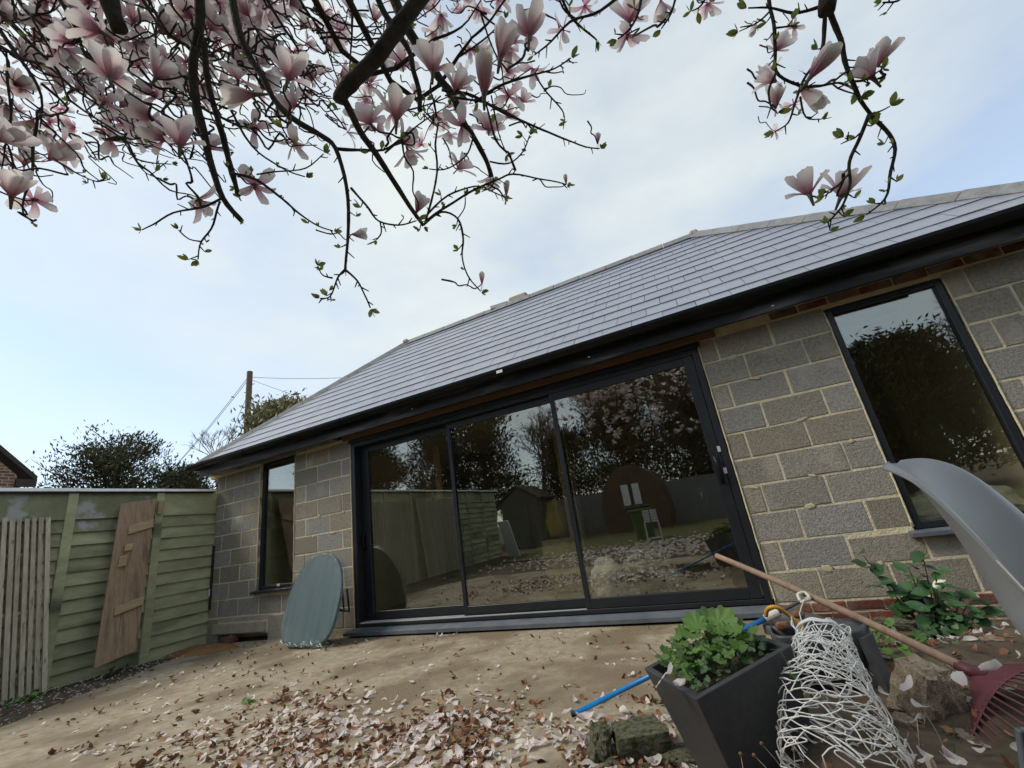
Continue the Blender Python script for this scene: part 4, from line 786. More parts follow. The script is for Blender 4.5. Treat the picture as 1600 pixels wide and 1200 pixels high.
# white wire cylinder
ca = P(1285, 985, 1.50); cb_ = P(1322, 1235, 1.16)
wk = thing('wire_cylinder', 'crumpled roll of white coated wire mesh in front of the grey trough', 'wire mesh', loc=cb_)
ax = (ca-cb_); al = ax.length; ax.normalize(); sx_ = ax.orthogonal().normalized(); sx_ = (VRT-ax*VRT.dot(ax)).normalized(); sy_ = ax.cross(sx_); r = random.Random(11)
nr = 12; W_ = 6
def wk_p(t, q, dr=0.0):
    R0 = interp([.155, .155, .135, .105, .075], 50)[min(49, int(t*49.99))] if 0 <= t <= 1 else .095
    R0 *= 1+0.13*noise.noise(Vector((math.cos(q)*1.2, math.sin(q)*1.2, t*3+4)))+dr; sag = .035*noise.noise(Vector((t*2.2, 3, 1)))
    return ax*(t*al+.018*noise.noise(Vector((math.cos(q)*1.7, math.sin(q)*1.7, t*5))))+sx_*(R0*math.cos(q)+sag)+sy_*(R0*.85*math.sin(q))
for j in range(nr):
    pts = []; n = W_*10
    for k in range(n+1):
        q = 2*PI*k/n; amp = .5/nr*1.25; t = (j+.5)/nr*.97+amp*math.sin(q*W_+j*PI)*(1+.5*noise.noise(Vector((q, j, 0))))+.015*noise.noise(Vector((math.cos(q)*2, math.sin(q)*2, j*.6)))
        pts.append(wk_p(t, q+.30*noise.noise(Vector((j*.9, q*.8, 5))), .05*noise.noise(Vector((q*2, j, 2)))))
    MB().tube(pts, .0019, 5, False).build('wire_strand', 'wire', wk, True)
for j, (t, dr) in enumerate(((1.0, 0.0), (.985, .04))):
    MB().tube([wk_p(t, 2*PI*k/40, dr) for k in range(41)], .0034, 6, False).build('end_ring', 'wire', wk, True)
for j in range(64):
    t0 = (j+.5)/64*.94; q0 = j*2.399; dq = r.uniform(.45, .85); dt = r.uniform(.022, .04); tl_ = r.uniform(-.035, .035)
    pts = [wk_p(t0+dt*math.sin(2*PI*k/26)+tl_*math.cos(2*PI*k/26), q0+dq*math.cos(2*PI*k/26), .07*math.sin(4*PI*k/26+j)) for k in range(27)]
    MB().tube(pts, .0019, 5, False).build('wire_loop', 'wire', wk, True)
for j in range(5):
    pts = [wk_p(.75+.05*j+.22*math.sin(k*.35+j), 2*PI*(k/30*.8+j*.21), -.25*math.sin(k/30*PI)) for k in range(31)]; MB().tube(pts, .0020, 5, False).build('wire_strand', 'wire', wk, True)
# rocks and mossy stones
def rock(px_, py_, d, size, seed, mt, label, cubic=.55, rot=(0, 0, 0), amp=.3):
    o = lump('rock' if mt == 'rock' else 'mossy_stone', P(px_, py_, d), size, mt, seed, amp, 3, None, rot, 1.5, cubic, .05); tag(o, label, 'stone')
rock(1446, 1085, 1.45, (.085, .085, .115), 2, 'rock', 'large angular tan rock left of the rake head', .6, (.3, .2, .5))
rock(1506, 1080, 1.56, (.075, .07, .08), 7, 'rock', 'smaller tan rock touching the rake neck', .6, (.1, .5, 1.1))
rock(1440, 1175, 1.42, (.09, .08, .07), 13, 'mossy', 'shaded stone under the large angular rock', .5)
rock(1003, 1163, 1.69, (.125, .10, .075), 3, 'mossy', 'flat topped mossy stone left of the charcoal planter', .85, (0, 0, .45), .14)
rock(938, 1172, 1.72, (.055, .09, .085), 5, 'mossy', 'dark jagged mossy stone at the left end of the edging', .6, (0, .2, .3))
rock(1060, 1198, 1.60, (.10, .09, .06), 6, 'mossy', 'low mossy stone against the foot of the charcoal planter', .7, (0, 0, .2), .2)
rock(968, 1205, 1.62, (.07, .06, .045), 9, 'mossy', 'small mossy stone in front of the flat topped one', .6)
rock(1010, 1218, 1.58, (.08, .06, .05), 10, 'mossy', 'small mossy stone at the bottom edge of the picture', .6)
for k, (x, y, d, sz, mt_, lab) in enumerate(((1482, 1120, 1.42, (.05, .045, .04), 'rock', 'small broken stone below the two tan rocks'), (1420, 1140, 1.38, (.045, .05, .035), 'rock', 'small broken stone between the wire roll and the large rock'), (1530, 1130, 1.40, (.05, .04, .04), 'brick', 'broken brick piece beneath the rake head'), (1470, 1165, 1.30, (.05, .045, .035), 'mossy', 'dark broken stone in front of the small tan stones'), (1395, 1085, 1.62, (.05, .05, .03), 'mossy', 'flat stone behind the wire roll'), (1560, 1010, 1.9, (.06, .05, .035), 'rock', 'flat stone behind the rake head'), (1400, 975, 2.3, (.10, .04, .03), 'mossy', 'edging stone below the glossy shrub'), (1505, 1160, 1.28, (.035, .04, .03), 'rock', 'pebble sized tan stone beside the rake tines'))):
    rock(x, y, d, sz, 40+k, mt_, lab, .65, (.1, .1, k), .3)
# camellia
cbp = Vector((0.74, -0.62, bedz(.74, -.62)))
cm = thing('camellia_bush', 'small glossy dark green shrub growing in front of the block wall', 'shrub', loc=cbp)
cl_m = []
for s in range(3):
    vs = []; fs = []
    for i in range(6):
        u = i/5; w_ = .34*math.sin(PI*min(1, u*.93+.04))**.8
        for v_ in (-1, 0, 1): vs.append((u, w_*v_, .06*abs(v_)-.28*u*u*(s+1)*.4))
    for i in range(5):
        for k in range(2): fs.append((i*3+k, i*3+3+k, i*3+4+k, i*3+1+k))
    cl_m.append(MB().add(vs, fs).mesh('leaf', 'camellia', True))
r = random.Random(21)
for k, (ex_, ey_, h_) in enumerate(((-.20, .0, .52), (-.13, -.05, .36), (.10, .03, .50), (.20, .0, .28), (.05, -.1, .34), (-.05, .05, .30), (.26, -.05, .20), (-.02, -.12, .22), (.16, -.12, .24), (-.16, -.1, .25), (.1, -.05, .40), (.0, 0, .44))):
    pts = smooth_path([(0, 0, 0), (ex_*.5, ey_*.5, h_*.45), (ex_, ey_, h_)], 4); MB().tube(pts, interp([.006, .0025], len(pts)), 5).build('stem', 'brownbark', cm)
    for j in range(15):
        t = .15+.85*j/14; p = Vector(pts[min(len(pts)-1, int(t*(len(pts)-1)))])+Vector((r.gauss(0, .02), r.gauss(0, .02), r.gauss(0, .008))); q = j*2.4+k
        place_leaf(r.choice(cl_m), cm, p, r.uniform(.065, .11), (r.gauss(0, .4), r.gauss(-.4, .3), 1), (math.cos(q), math.sin(q), .3+r.gauss(0, .2)))
# low weeds
def weed(name, label, ctr, n, sp, s, me_list, hmax):
    w_ = thing(name, label, 'plant', loc=ctr)
    for k in range(n):
        p = Vector((r.gauss(0, sp), r.gauss(0, sp), abs(r.gauss(0, hmax)))); place_leaf(r.choice(me_list), w_, p, r.uniform(.6, 1.3)*s, (r.gauss(0, .5), r.gauss(-.3, .5), 1), (r.gauss(0, 1), r.gauss(0, 1), 0))
c = P(1402, 1035, 1.95); weed('weed_clump', 'low green weeds under the rake handle beside the trough leg', (c.x, c.y, bedz(c.x, c.y)), 45, .08, .028, leaf_meshes, .04)
c = P(1490, 1010, 2.0); weed('weed_clump', 'dark creeping weeds below the glossy shrub', (c.x, c.y, bedz(c.x, c.y)), 60, .12, .024, ivy_meshes, .04)
c = HZ(172, 1035, -.1); weed('weed_clump', 'green weeds at the foot of the brown door leaf', (-6.98, -1.15, gz(-7, -1.1)-.02), 50, .09, .03, ivy_meshes, .04)
weed('weed_clump', 'sparse weeds at the foot of the slatted screen', (-6.85, -1.95, gz(-7, -1.9)-.02), 40, .08, .03, leaf_meshes, .03)
c = HZ(390, 1100, -.05); weed('weed_clump', 'tiny weed tuft in the open patio among petals', (c.x, c.y, gz(c.x, c.y)), 16, .03, .018, leaf_meshes, .015)
# dry grass blades, bottom right
gg = thing('dry_grass', 'thin dry grass stalks between the wire roll and the rocks', 'grass', loc=P(1440, 1190, 1.3))
for k in range(26):
    a = P(1400+r.uniform(-40, 110), 1215+r.uniform(-10, 15), 1.25+r.uniform(-.08, .12))-gg.location; e = a+VUP*r.uniform(.06, .22)+VRT*r.uniform(-.13, .03); MB().tube(smooth_path([a, (a+e)/2+VUP*.02, e], 3), .0013, 3).build('stalk', 'batten' if k % 3 else 'ivy', gg)
gs = thing('seed_stalks', 'dry seed head stalks in front of the charcoal planter', 'plant', loc=P(1200, 1220, .9))
for x, y, x2, y2 in ((1230, 1200, 1190, 1162), (1210, 1205, 1178, 1180), (1240, 1205, 1240, 1172), (1160, 1205, 1157, 1178)):
    a, e = P(x, y+12, 1.0)-gs.location, P(x2, y2, 1.02)-gs.location; MB().tube([a, (a+e)/2+VRT*.003, e], .0009, 4).build('stalk', 'batten', gs); lump('seed_head', e, (.005, .005, .005), 'timber', 3, .3, 1, gs)
for k, (x, y, d) in enumerate(((1050, 1190, 1.7), (1108, 1180, 1.6), (1035, 1197, 1.65))):
    a = P(x, y+25, d); e = a+VUP*.08+VRT*(.03-.05*k); tag(MB().tube(smooth_path([a, (a+e)/2+VUP*.02, e], 3), interp([.004, .003, .001], 7), 4).build('bulb_leaf', 'geranium'), ['green blade leaf left of the planter foot', 'green blade leaf touching the planter foot', 'green blade leaf at the bottom edge by the mossy stones'][k], 'leaf')
# grey framed panel in the corner
A = P(1590, 1150, .80); cp = thing('framed_panel', 'corner of a dark panel with pale grey metal frame at the right edge', 'panel', loc=A)
MPn = Matrix(((VRT.x, -VFW.x, VUP.x, 0), (VRT.y, -VFW.y, VUP.y, 0), (VRT.z, -VFW.z, VUP.z, 0), (0, 0, 0, 1))) @ Matrix.Rotation(rad(-8), 4, 'Y')
MB().box((0, -.006, -.2), (.012, .006, .012), .002).xf(MPn).build('frame', 'sill', cp); MB().box((.0125, -.006, 0), (.16, .006, .012), .002).xf(MPn).build('frame', 'sill', cp); MB().box((.0125, -.002, -.2), (.16, .002, -.001)).xf(MPn).build('face', 'darkgrey', cp)
# ------------------------------------------------------------------ shell chair
chl = Vector((0.486, -3.008, 0.052))
ch = thing('shell_chair', 'grey sprayed moulded plastic shell chair with worn cream edge', 'chair', loc=chl)
prof = [(0.22, .455), (.20, .475), (.12, .462), (.0, .44), (-.10, .435), (-.16, .46), (-.185, .52), (-.197, .60), (-.210, .69), (-.228, .77), (-.250, .815), (-.275, .838)]   # x forward, z up
pp = smooth_path([Vector((x, 0, z)) for x, z in prof], 4); n = len(pp); VV = [-1, -.985, -.965, -.94, -.91, -.87, -.82, -.7, -.5, -.25, 0, .25, .5, .7, .82, .87, .91, .94, .965, .985, 1]; NV = len(VV)
def half_w(t): return float(np.interp(t, [0, .08, .3, .5, .62, .78, .88, .93, .965, .985, 1], [.17, .215, .235, .235, .225, .205, .185, .165, .135, .10, .05]))
vs = []
for i in range(n):
    t = i/(n-1); tg = (pp[min(i+1, n-1)]-pp[max(i-1, 0)]).normalized(); nr_ = Vector((-tg.z, 0, tg.x))
    if nr_.x < 0 and t > .5: nr_ = -nr_
    if t <= .5 and nr_.z < 0: nr_ = -nr_
    cup = float(np.interp(t, [0, .15, .4, .6, .85, 1], [.01, .035, .085, .11, .05, .01]))
    for k in range(NV):
        v_ = VV[k]; a_ = abs(v_); lipd = .020*max(0, (a_-.86)/.14)**1.5
        p = pp[i]+nr_*(cup*a_**2.6-lipd*1.0)+Vector((0, v_*half_w(t)*(1+.03*max(0, a_-.86)/.14), 0)); vs.append(p)
fs = [(i*NV+k, i*NV+k+1, (i+1)*NV+k+1, (i+1)*NV+k) for i in range(n-1) for k in range(NV-1)]
sm = MB().add(vs, fs).mesh('shell', 'chair', True); sh_ = obj('shell', sm, ch); md = sh_.modifiers.new('s', 'SOLIDIFY'); md.thickness = .006; md = sh_.modifiers.new('b', 'SUBSURF'); md.levels = 1; md.render_levels = 1
wb_ = []
wi0, wi1 = int(n*.28), int(n*.70)
for i in range(wi0, wi1):
    p, p2 = Vector(vs[i*NV]), Vector(vs[i*NV+1]); wb_.append((p, p2))
for nm in (0,):
    b = MB(); m_ = len(wb_); o3 = []
    for i, (p, p2) in enumerate(wb_):
        e = (p-p2).normalized(); u_ = (.5+1.4*abs(noise.noise(Vector((i*.55, 3, 1)))))*min(1, (m_-1-i)/6); o3 += [p+e*.0042, p+(p2-p)*u_+Vector((-.002, -.0042, .001))]
    b.add(o3, [(2*i, 2*i+1, 2*i+3, 2*i+2) for i in range(m_-1)]).build('worn_edge', 'chair_worn', ch, True)
for sx in (-1, 1):
    for sy in (-1, 1): MB().tube([(sx*.10-.0, sy*.09, .43), (sx*.21, sy*.20, .01)], [.014, .011], 8).build('leg', 'handle', ch)
MB().tube([(-.13, -.12, .30), (.13, .12, .30)], .005, 6).build('cross_wire', 'gutter', ch); MB().tube([(-.13, .12, .30), (.13, -.12, .30)], .005, 6).build('cross_wire', 'gutter', ch)
ch.rotation_euler = (0, 0, rad(-31))
# ------------------------------------------------------------------ magnolia
mg = thing('magnolia_tree', 'flowering magnolia tree with pink white blooms overhanging the patio', 'tree', loc=(0.45, -6.1, gz(0.45, -6.1)))
MO = Vector(mg.location); HUB = Vector((-0.15, -5.55, 2.35))
tk = smooth_path([(0.45, -6.1, -.1), (0.40, -6.08, .5), (0.22, -6.0, 1.2), (-0.05, -5.8, 1.9), HUB], 5)
MB().tube([p-MO for p in tk], interp([.19, .14, .12, .11, .095], len(tk)), 14).build('trunk', 'bark', mg, True)
tk2 = smooth_path([(0.22, -6.0, 1.2), (.0, -6.3, 1.9), (-.5, -6.7, 2.6), (-1.0, -7.2, 3.4)], 4); MB().tube([p-MO for p in tk2], interp([.10, .07, .03], len(tk2)), 10).build('limb', 'bark', mg, True)
tk3 = smooth_path([(0.3, -6.05, 1.0), (.8, -6.2, 1.8), (1.3, -6.0, 2.6), (1.9, -5.6, 3.3)], 4); MB().tube([p-MO for p in tk3], interp([.10, .07, .03], len(tk3)), 10).build('limb', 'bark', mg, True)
BR = []          # (pixel points, depth(s), radius start, radius end, link to hub)
def B(pts, d, r0, r1, link=False): BR.append((pts, d, r0, r1, link))
B([(700, -70), (655, 0), (610, 60), (565, 115), (536, 145), (530, 158)], 1.22, .028, .022, True)
B([(535, 150), (560, 200), (600, 260), (640, 320), (662, 352)], (1.22, 1.3), .014, .007)
B([(585, -20), (600, 20), (622, 51), (638, 79), (645, 108), (654, 140), (657, 173)], 1.36, .013, .009, True)
B([(600, -40), (633, 40), (655, 75), (684, 119), (706, 147), (724, 189), (742, 215), (760, 250), (767, 276)], 1.45, .021, .007, True)
B([(312, -40), (312, 40), (303, 100), (305, 150), (318, 205), (330, 260), (348, 310), (378, 346)], 1.35, .018, .009, True)
B([(316, 60), (322, 110), (332, 155), (345, 200), (360, 260), (372, 306)], 1.42, .012, .009)
B([(360, -30), (372, 40), (385, 80), (410, 120), (430, 160), (465, 190), (500, 210), (525, 230), (540, 290), (545, 330), (541, 380), (540, 420)], (1.2, 1.15), .013, .004, True)
B([(540, 420), (528, 432), (515, 462), (500, 466)], 1.15, .0035, .002); B([(540, 420), (560, 440), (568, 460), (576, 482)], 1.15, .0035, .002); B([(520, 432), (505, 428), (498, 416)], 1.15, .003, .0015)
B([(525, 230), (560, 235), (600, 232), (625, 215)], 1.18, .006, .003); B([(547, 294), (575, 320), (595, 344), (625, 352), (650, 346)], 1.16, .004, .002); B([(597, 344), (598, 362), (590, 374)], 1.16, .0025, .0015)
B([(662, 350), (690, 332), (715, 342), (724, 370), (722, 400), (735, 436), (750, 457)], 1.28, .0045, .002); B([(714, 342), (724, 325), (726, 308)], 1.28, .0025, .0015); B([(664, 348), (678, 300), (682, 240), (684, 190)], 1.3, .004, .003)
B([(664, 346), (700, 322), (735, 298), (778, 280), (800, 273), (850, 280), (885, 288)], (1.28, 1.2), .005, .002); B([(662, 340), (700, 305), (740, 290), (770, 300), (790, 308)], 1.32, .004, .002)
B([(690, 140), (740, 152), (780, 172), (820, 192), (870, 215), (905, 226), (936, 230)], (1.4, 1.2), .006, .002); B([(700, 150), (760, 160), (800, 178), (830, 200)], 1.45, .005, .002)
B([(740, 160), (790, 132), (836, 116), (868, 106), (890, 90)], 1.25, .005, .002); B([(836, 116), (858, 146), (878, 172), (882, 190)], 1.22, .003, .0015); B([(768, 150), (775, 185), (782, 215), (790, 240)], 1.35, .003, .002)
B([(870, -20), (895, 25), (925, 55), (932, 62)], 1.2, .005, .002, True); B([(985, -20), (940, 15), (890, 38), (855, 70), (835, 85)], 1.15, .005, .002, True); B([(905, 30), (880, 10), (870, -20)], 1.2, .004, .003)
B([(735, 60), (770, 30), (800, -15)], 1.4, .005, .004, True); B([(720, 90), (760, 60), (790, 30)], 1.4, .004, .002); B([(1005, -20), (998, 20), (985, 45), (965, 60)], 1.1, .005, .002, True); B([(1060, -20), (1050, 20), (1035, 45)], 1.15, .004, .002, True); B([(1110, -20), (1095, 8), (1080, 18)], 1.15, .004, .002, True)
B([(1290, -30), (1294, 0), (1300, 22), (1313, 60), (1322, 105), (1340, 150), (1362, 178)], (1.05, 1.1), .009, .005, True); B([(1297, -40), (1293, 18)], 1.05, .024, .022, True)
B([(1197, -30), (1202, 10), (1208, 40), (1212, 80), (1214, 110), (1240, 130), (1270, 137), (1310, 130), (1340, 145)], 1.12, .006, .003, True)
B([(1362, 178), (1347, 212), (1330, 250), (1330, 285), (1318, 318), (1300, 340), (1290, 348)], 1.1, .006, .002); B([(1362, 178), (1385, 205), (1398, 236), (1388, 276), (1380, 310), (1352, 334)], 1.08, .006, .002)
B([(1291, 20), (1288, 62), (1278, 95), (1255, 125), (1242, 160), (1232, 192), (1212, 208)], 1.1, .006, .002); B([(1214, 110), (1202, 140), (1204, 168), (1212, 176)], 1.12, .004, .002); B([(1330, 268), (1310, 290), (1288, 308)], 1.1, .003, .002); B([(1250, 150), (1262, 180), (1285, 184)], 1.1, .003, .0015)
B([(1362, 178), (1380, 174), (1395, 166)], 1.1, .003, .0015); B([(1347, 205), (1332, 215), (1322, 212)], 1.1, .002, .0015); B([(1326, 128), (1352, 126), (1378, 112)], 1.08, .004, .002); B([(1285, 10), (1240, 22), (1200, 12), (1170, 10)], 1.1, .005, .002); B([(1202, 20), (1186, 35), (1160, 50)], 1.1, .003, .0015); B([(1212, 44), (1225, 42), (1236, 40)], 1.1, .003, .002)
B([(1325, 110), (1300, 132), (1340, 148)], 1.08, .003, .002); B([(1420, -20), (1400, 0), (1378, 6)], 1.1, .004, .002, True)
B([(165, -40), (172, 5), (188, 46)], 1.45, .033, .028, True)
for k, (pts, d, r0) in enumerate((([(-40, -20), (40, 60), (90, 110), (105, 155)], 1.5, .010), ([(-40, 50), (30, 88), (80, 110), (130, 150), (200, 190), (290, 236)], 1.6, .008), ([(0, -30), (60, 35), (130, 80), (200, 130), (262, 160), (300, 168)], 1.7, .008),
        ([(80, -30), (120, 50), (142, 96), (200, 112), (250, 140), (300, 150)], 1.5, .007), ([(210, -30), (250, 40), (290, 72), (330, 100)], 1.6, .007), ([(62, 170), (52, 235), (46, 280), (40, 310), (40, 332), (55, 348)], 1.4, .006), ([(12, 110), (15, 190), (5, 245), (-10, 290)], 1.5, .005),
        ([(-30, 10), (30, 90), (65, 150), (62, 200)], 1.55, .009), ([(225, -30), (245, 30), (275, 55), (330, 120), (345, 160)], 1.75, .006), ([(150, 190), (186, 215), (205, 243), (240, 257), (268, 259)], 1.45, .004), ([(205, 243), (230, 272), (253, 281)], 1.45, .0025),
        ([(85, 250), (115, 270), (148, 284), (158, 282)], 1.4, .003), ([(346, 312), (320, 325), (272, 332), (240, 352), (222, 362)], 1.3, .0045), ([(345, 316), (333, 350), (312, 376), (309, 405)], 1.3, .0045), ([(312, 376), (295, 372), (280, 358)], 1.3, .0025),
        ([(364, 272), (400, 280), (440, 310), (468, 336), (500, 355), (522, 362)], 1.3, .005), ([(362, 170), (395, 225), (438, 262), (478, 276)], 1.35, .0045), ([(402, 273), (440, 268), (478, 262), (505, 240)], 1.3, .003), ([(420, 5), (455, 60), (480, 110), (520, 160)], 1.5, .007),
        ([(440, -30), (480, 20), (505, 60), (530, 130)], 1.6, .007), ([(490, 12), (540, 38), (600, 42)], 1.5, .006), ([(548, -20), (552, 40), (545, 105)], 1.4, .006), ([(570, -20), (590, 45), (640, 110)], 1.6, .005), ([(500, 60), (540, 60), (600, 58), (640, 40)], 1.5, .005),
        ([(330, 190), (365, 200), (395, 190)], 1.4, .003), ([(430, 165), (440, 200), (452, 220)], 1.2, .003), ([(600, 240), (650, 200), (700, 165)], 1.45, .004), ([(612, 180), (650, 172), (700, 150)], 1.4, .004), ([(742, 210), (730, 240), (700, 262), (670, 262)], 1.4, .0035),
        ([(765, 250), (795, 255), (815, 240), (826, 215)], 1.35, .0035), ([(765, 262), (770, 290), (752, 300)], 1.4, .003), ([(680, 60), (720, 40), (760, -10)], 1.5, .006))): B(pts, d, r0, .002, k < 5 or k in (18, 19, 21, 22, 31))
tips = []; nodes = []
for pts, d, r0, r1, link in BR:
    ds = interp(d if hasattr(d, '__len__') else [d, d], len(pts)); w3 = [P(x, y, q) for (x, y), q in zip(pts, ds)]
    path = smooth_path(w3, 4); ln = len(path); wob = .005 if r0 > .008 else .009
    path = [p+Vector((noise.noise(p*9), noise.noise(p*9+Vector((5, 0, 0))), noise.noise(p*9+Vector((0, 7, 0)))))*wob for p in path]
    rr = interp([r0*(.85 if r0 > .01 else .9), r1*.85], ln)
    if link:
        s = path[0]; dirv = (path[0]-path[3]).normalized(); m1 = s+dirv*.35+Vector((0, 0, .12)); m2 = HUB+(m1-HUB)*.45+Vector((0, 0, .22)); cn = smooth_path([HUB+Vector((random.gauss(0, .03), random.gauss(0, .03), -.02)), m2, m1, s], 4)[:-1]
        path = cn+path; rr = interp([max(r0*1.6, .02), r0*1.15], len(cn))+rr
    b = MB().tube([p-MO for p in path], [q*(1+.16*noise.noise(p*30)+.22*max(0, noise.noise(p*60))) for q, p in zip(rr, path)], 10 if r0 > .015 else 6)
    for k in range(len(path)-ln+2, len(path)-1):           # spurs and nodes
        if rr[k] < .012 and random.random() < .55:
            t = (path[k+1]-path[k-1]).normalized(); sd = (t.cross(Vector(rng.normal(size=3)))).normalized(); l_ = random.uniform(.008, .03); b.tube([path[k]-MO, path[k]+(sd*.8+t*.6)*l_-MO], [.0022, .0012], 4)
            nodes.append((path[k]+(sd*.8+t*.6)*l_, sd))
    b.build('branch', 'bark', mg, True)
    if not (r0 > .02): tips.append((path[-1], (path[-1]-path[-3]).normalized()))
# flowers
def petal_geo(Ln, Wd, a0, a1, cup, az, seed, nu=7, nv=5, base=Vector((0, 0, 0))):
    r_ = random.Random(seed); vs = []; uvs = []; fs = []; x = z = 0.0; tw = r_.uniform(-.25, .25)
    for i in range(nu):
        u = i/(nu-1); a = a0+(a1-a0)*u**1.3
        if i: x += math.sin(a)*Ln/(nu-1); z += math.cos(a)*Ln/(nu-1)
        w = Wd*(0.22+.78*math.sin(PI*min(1, (u*.62+.0))**1.0))*(1 if u < .82 else math.sqrt(max(.0, 1-((u-.82)/.19)**2)))
        for k in range(nv):
            v_ = -1+2*k/(nv-1); inn = cup*w*v_*v_; wav = .05*Wd*math.sin(u*7+seed+v_*2)
            px_ = x-math.cos(a)*inn; pz_ = z+math.sin(a)*inn; py_ = w*v_; px_ += tw*v_*w*u; vs.append((px_+wav*.4, py_, pz_+wav*.3)); uvs.append((k/(nv-1), u))
    for i in range(nu-1):
        for k in range(nv-1): fs.append((i*nv+k, i*nv+k+1, (i+1)*nv+k+1, (i+1)*nv+k))
    Mz = Matrix.Rotation(az, 4, 'Z'); return [Mz @ Vector(v)+base for v in vs], fs, uvs
def flower_petals(kind, seed):
    r_ = random.Random(seed); out_ = []; 
    U = r_.uniform
    if kind == 4: specs = [(.052, .010, .10, -.12, .9, k*2*PI/3, .0) for k in range(3)]
    elif kind == 0: specs = [(.090*U(.9, 1.08), .019, .22, -.02+U(-.1, .2), .5, k*2*PI/3+U(-.3, .3), .0) for k in range(3)]+[(.094*U(.85, 1.08), .020, .5, .12+U(-.2, .5), .45, k*2*PI/4+.5+U(-.3, .3), .0) for k in range(4)]
    elif kind == 1: specs = [(.088*U(.85, 1.1), .019, .25, .05+U(-.1, .3), .45, k*2*PI/3+U(-.4, .4), 0) for k in range(3)]+[(.096*U(.85, 1.08), .020, .65, .6+U(-.3, .9), .4, k*2*PI/5+.5+U(-.35, .35), 0) for k in range(5)]
    elif kind == 2: specs = [(.080*U(.85, 1.1), .019, .45, .35+U(-.2, .4), .4, k*2*PI/3+U(-.4, .4), 0) for k in range(3)]+[(.095*U(.85, 1.1), .021, .95, 1.2+U(-.5, .8), .3, k*2*PI/5+.4+U(-.4, .4), 0) for k in range(5)]
    else: specs = [(.075*U(.85, 1.1), .017, .6, .5+U(-.3, .5), .4, k*2*PI/2+U(-.6, .6), 0) for k in range(2)]+[(.090*U(.8, 1.12), .019, 1.3, 1.9+U(-.6, .8), .3, k*2*PI/4+U(-.6, .6), 0) for k in range(4)]
    for i, (l_, w_, a0, a1, cp_, az, _) in enumerate(specs): out_.append(petal_geo(l_, w_, a0, a1, cp_, az, seed*10+i))
    return out_
core = MB().tube([(0, 0, -.03), (0, 0, -.006), (0, 0, .006), (0, 0, .022)], [.003, .005, .007, .003], 7).mesh('flower', 'bud', True)
FV = {}
for kd in range(5):
    for s in range(5 if kd < 4 else 1):
        ps = flower_petals(kd, kd*7+s); j = MB()
        for v, f, u in ps: j.add(v, f, u)
        j.add([(.004*math.cos(k), .004*math.sin(k), -.03+.05*(k % 2)) for k in range(6)], [(0, 1, 2), (3, 4, 5)])
        FV[(kd, s)] = (j.mesh('flower', 'petal', True, True), [MB().add(v, f, u).mesh('petal', 'petal', True, True) for v, f, u in ps])
FL = [(455, 106, 78, 1, 10), (372, 122, 58, 3, 0), (460, 224, 58, 3, 170), (136, 36, 66, 1, -60), (64, 32, 46, 2, 20), (172, 108, 100, 1, -20), (252, 108, 62, 1, 10), (164, 158, 60, 3, 30), (282, 208, 74, 1, 0), (328, 226, 60, 2, 30), (241, 206, 45, 3, 160), (455, 161, 66, 2, -70), (372, 148, 62, 0, -100), (396, 200, 55, 3, -60),
      (315, 318, 66, 2, 120), (398, 292, 70, 3, 170), (20, 212, 66, 1, 60), (105, 232, 58, 2, 100), (20, 286, 74, 1, 20), (55, 312, 62, 3, 90), (18, 130, 48, 2, 0), (210, 28, 56, 2, 0), (189, 62, 50, 2, 0), (259, 38, 50, 1, 30), (353, 36, 48, 2, 120), (402, 66, 52, 3, 10), (420, 82, 48, 2, 0), (486, 112, 38, 1, 0), (217, 100, 44, 2, 0),
      (500, 112, 40, 2, 0), (676, 92, 78, 1, 0), (628, 96, 56, 2, -10), (620, 165, 80, 1, 5), (574, 185, 78, 2, -30), (636, 218, 74, 2, 60), (640, 242, 58, 2, 160), (756, 118, 80, 0, 0), (786, 66, 72, 0, 10), (796, 148, 58, 3, 20), (764, 196, 60, 2, 0), (722, 200, 58, 3, 170), (716, 124, 56, 1, 20), (720, 258, 54, 2, 40), (764, 282, 42, 2, 180),
      (826, 40, 84, 1, 0), (832, 110, 50, 3, 170), (878, 46, 52, 3, -80), (914, 12, 54, 3, 170), (792, 294, 26, 4, 5), (656, 318, 38, 0, 20), (562, 366, 30, 0, 90), (545, 206, 40, 3, 60), (588, 22, 30, 1, 0), (522, 72, 38, 1, 0), (688, 34, 42, 1, 180), (748, 16, 38, 2, 180), (934, 216, 20, 4, 0), (884, 280, 17, 4, -10), (753, 434, 22, 4, 0), (580, 122, 44, 2, 0), (682, 182, 42, 2, 150),
      (984, 24, 78, 2, 0), (980, 58, 60, 3, 180), (1034, 16, 46, 0, 180), (1106, 12, 48, 2, 170), (1216, 72, 50, 2, 30), (1198, 118, 52, 1, -60), (1213, 152, 40, 0, 0), (1283, 98, 62, 0, 35), (1268, 152, 56, 0, 140), (1240, 165, 40, 3, 170), (1352, 108, 64, 1, -40), (1376, 86, 52, 0, 20), (1258, 286, 82, 1, -10), (1322, 286, 78, 1, 15), (1178, 44, 24, 0, 200), (1212, 206, 30, 3, 120), (1240, 42, 20, 3, 0), (380, 20, 50, 2, 0), (300, 52, 48, 1, 0), (440, 20, 50, 2, 90)]
r = random.Random(77)
for k in range(270):
    x = r.uniform(-90, 430); y = r.uniform(-90, 255-.12*max(x, 0)-(60 if x > 260 else 0)); FL.append((x, y, r.uniform(32, 54), r.choice((1, 1, 2, 2, 3)), r.uniform(-90, 200)))
for k in range(80):
    x = r.uniform(420, 820); y = r.uniform(-90, 235-.2*abs(x-640)); FL.append((x, y, r.uniform(30, 48), r.choice((1, 2, 2, 3)), r.uniform(-60, 200)))
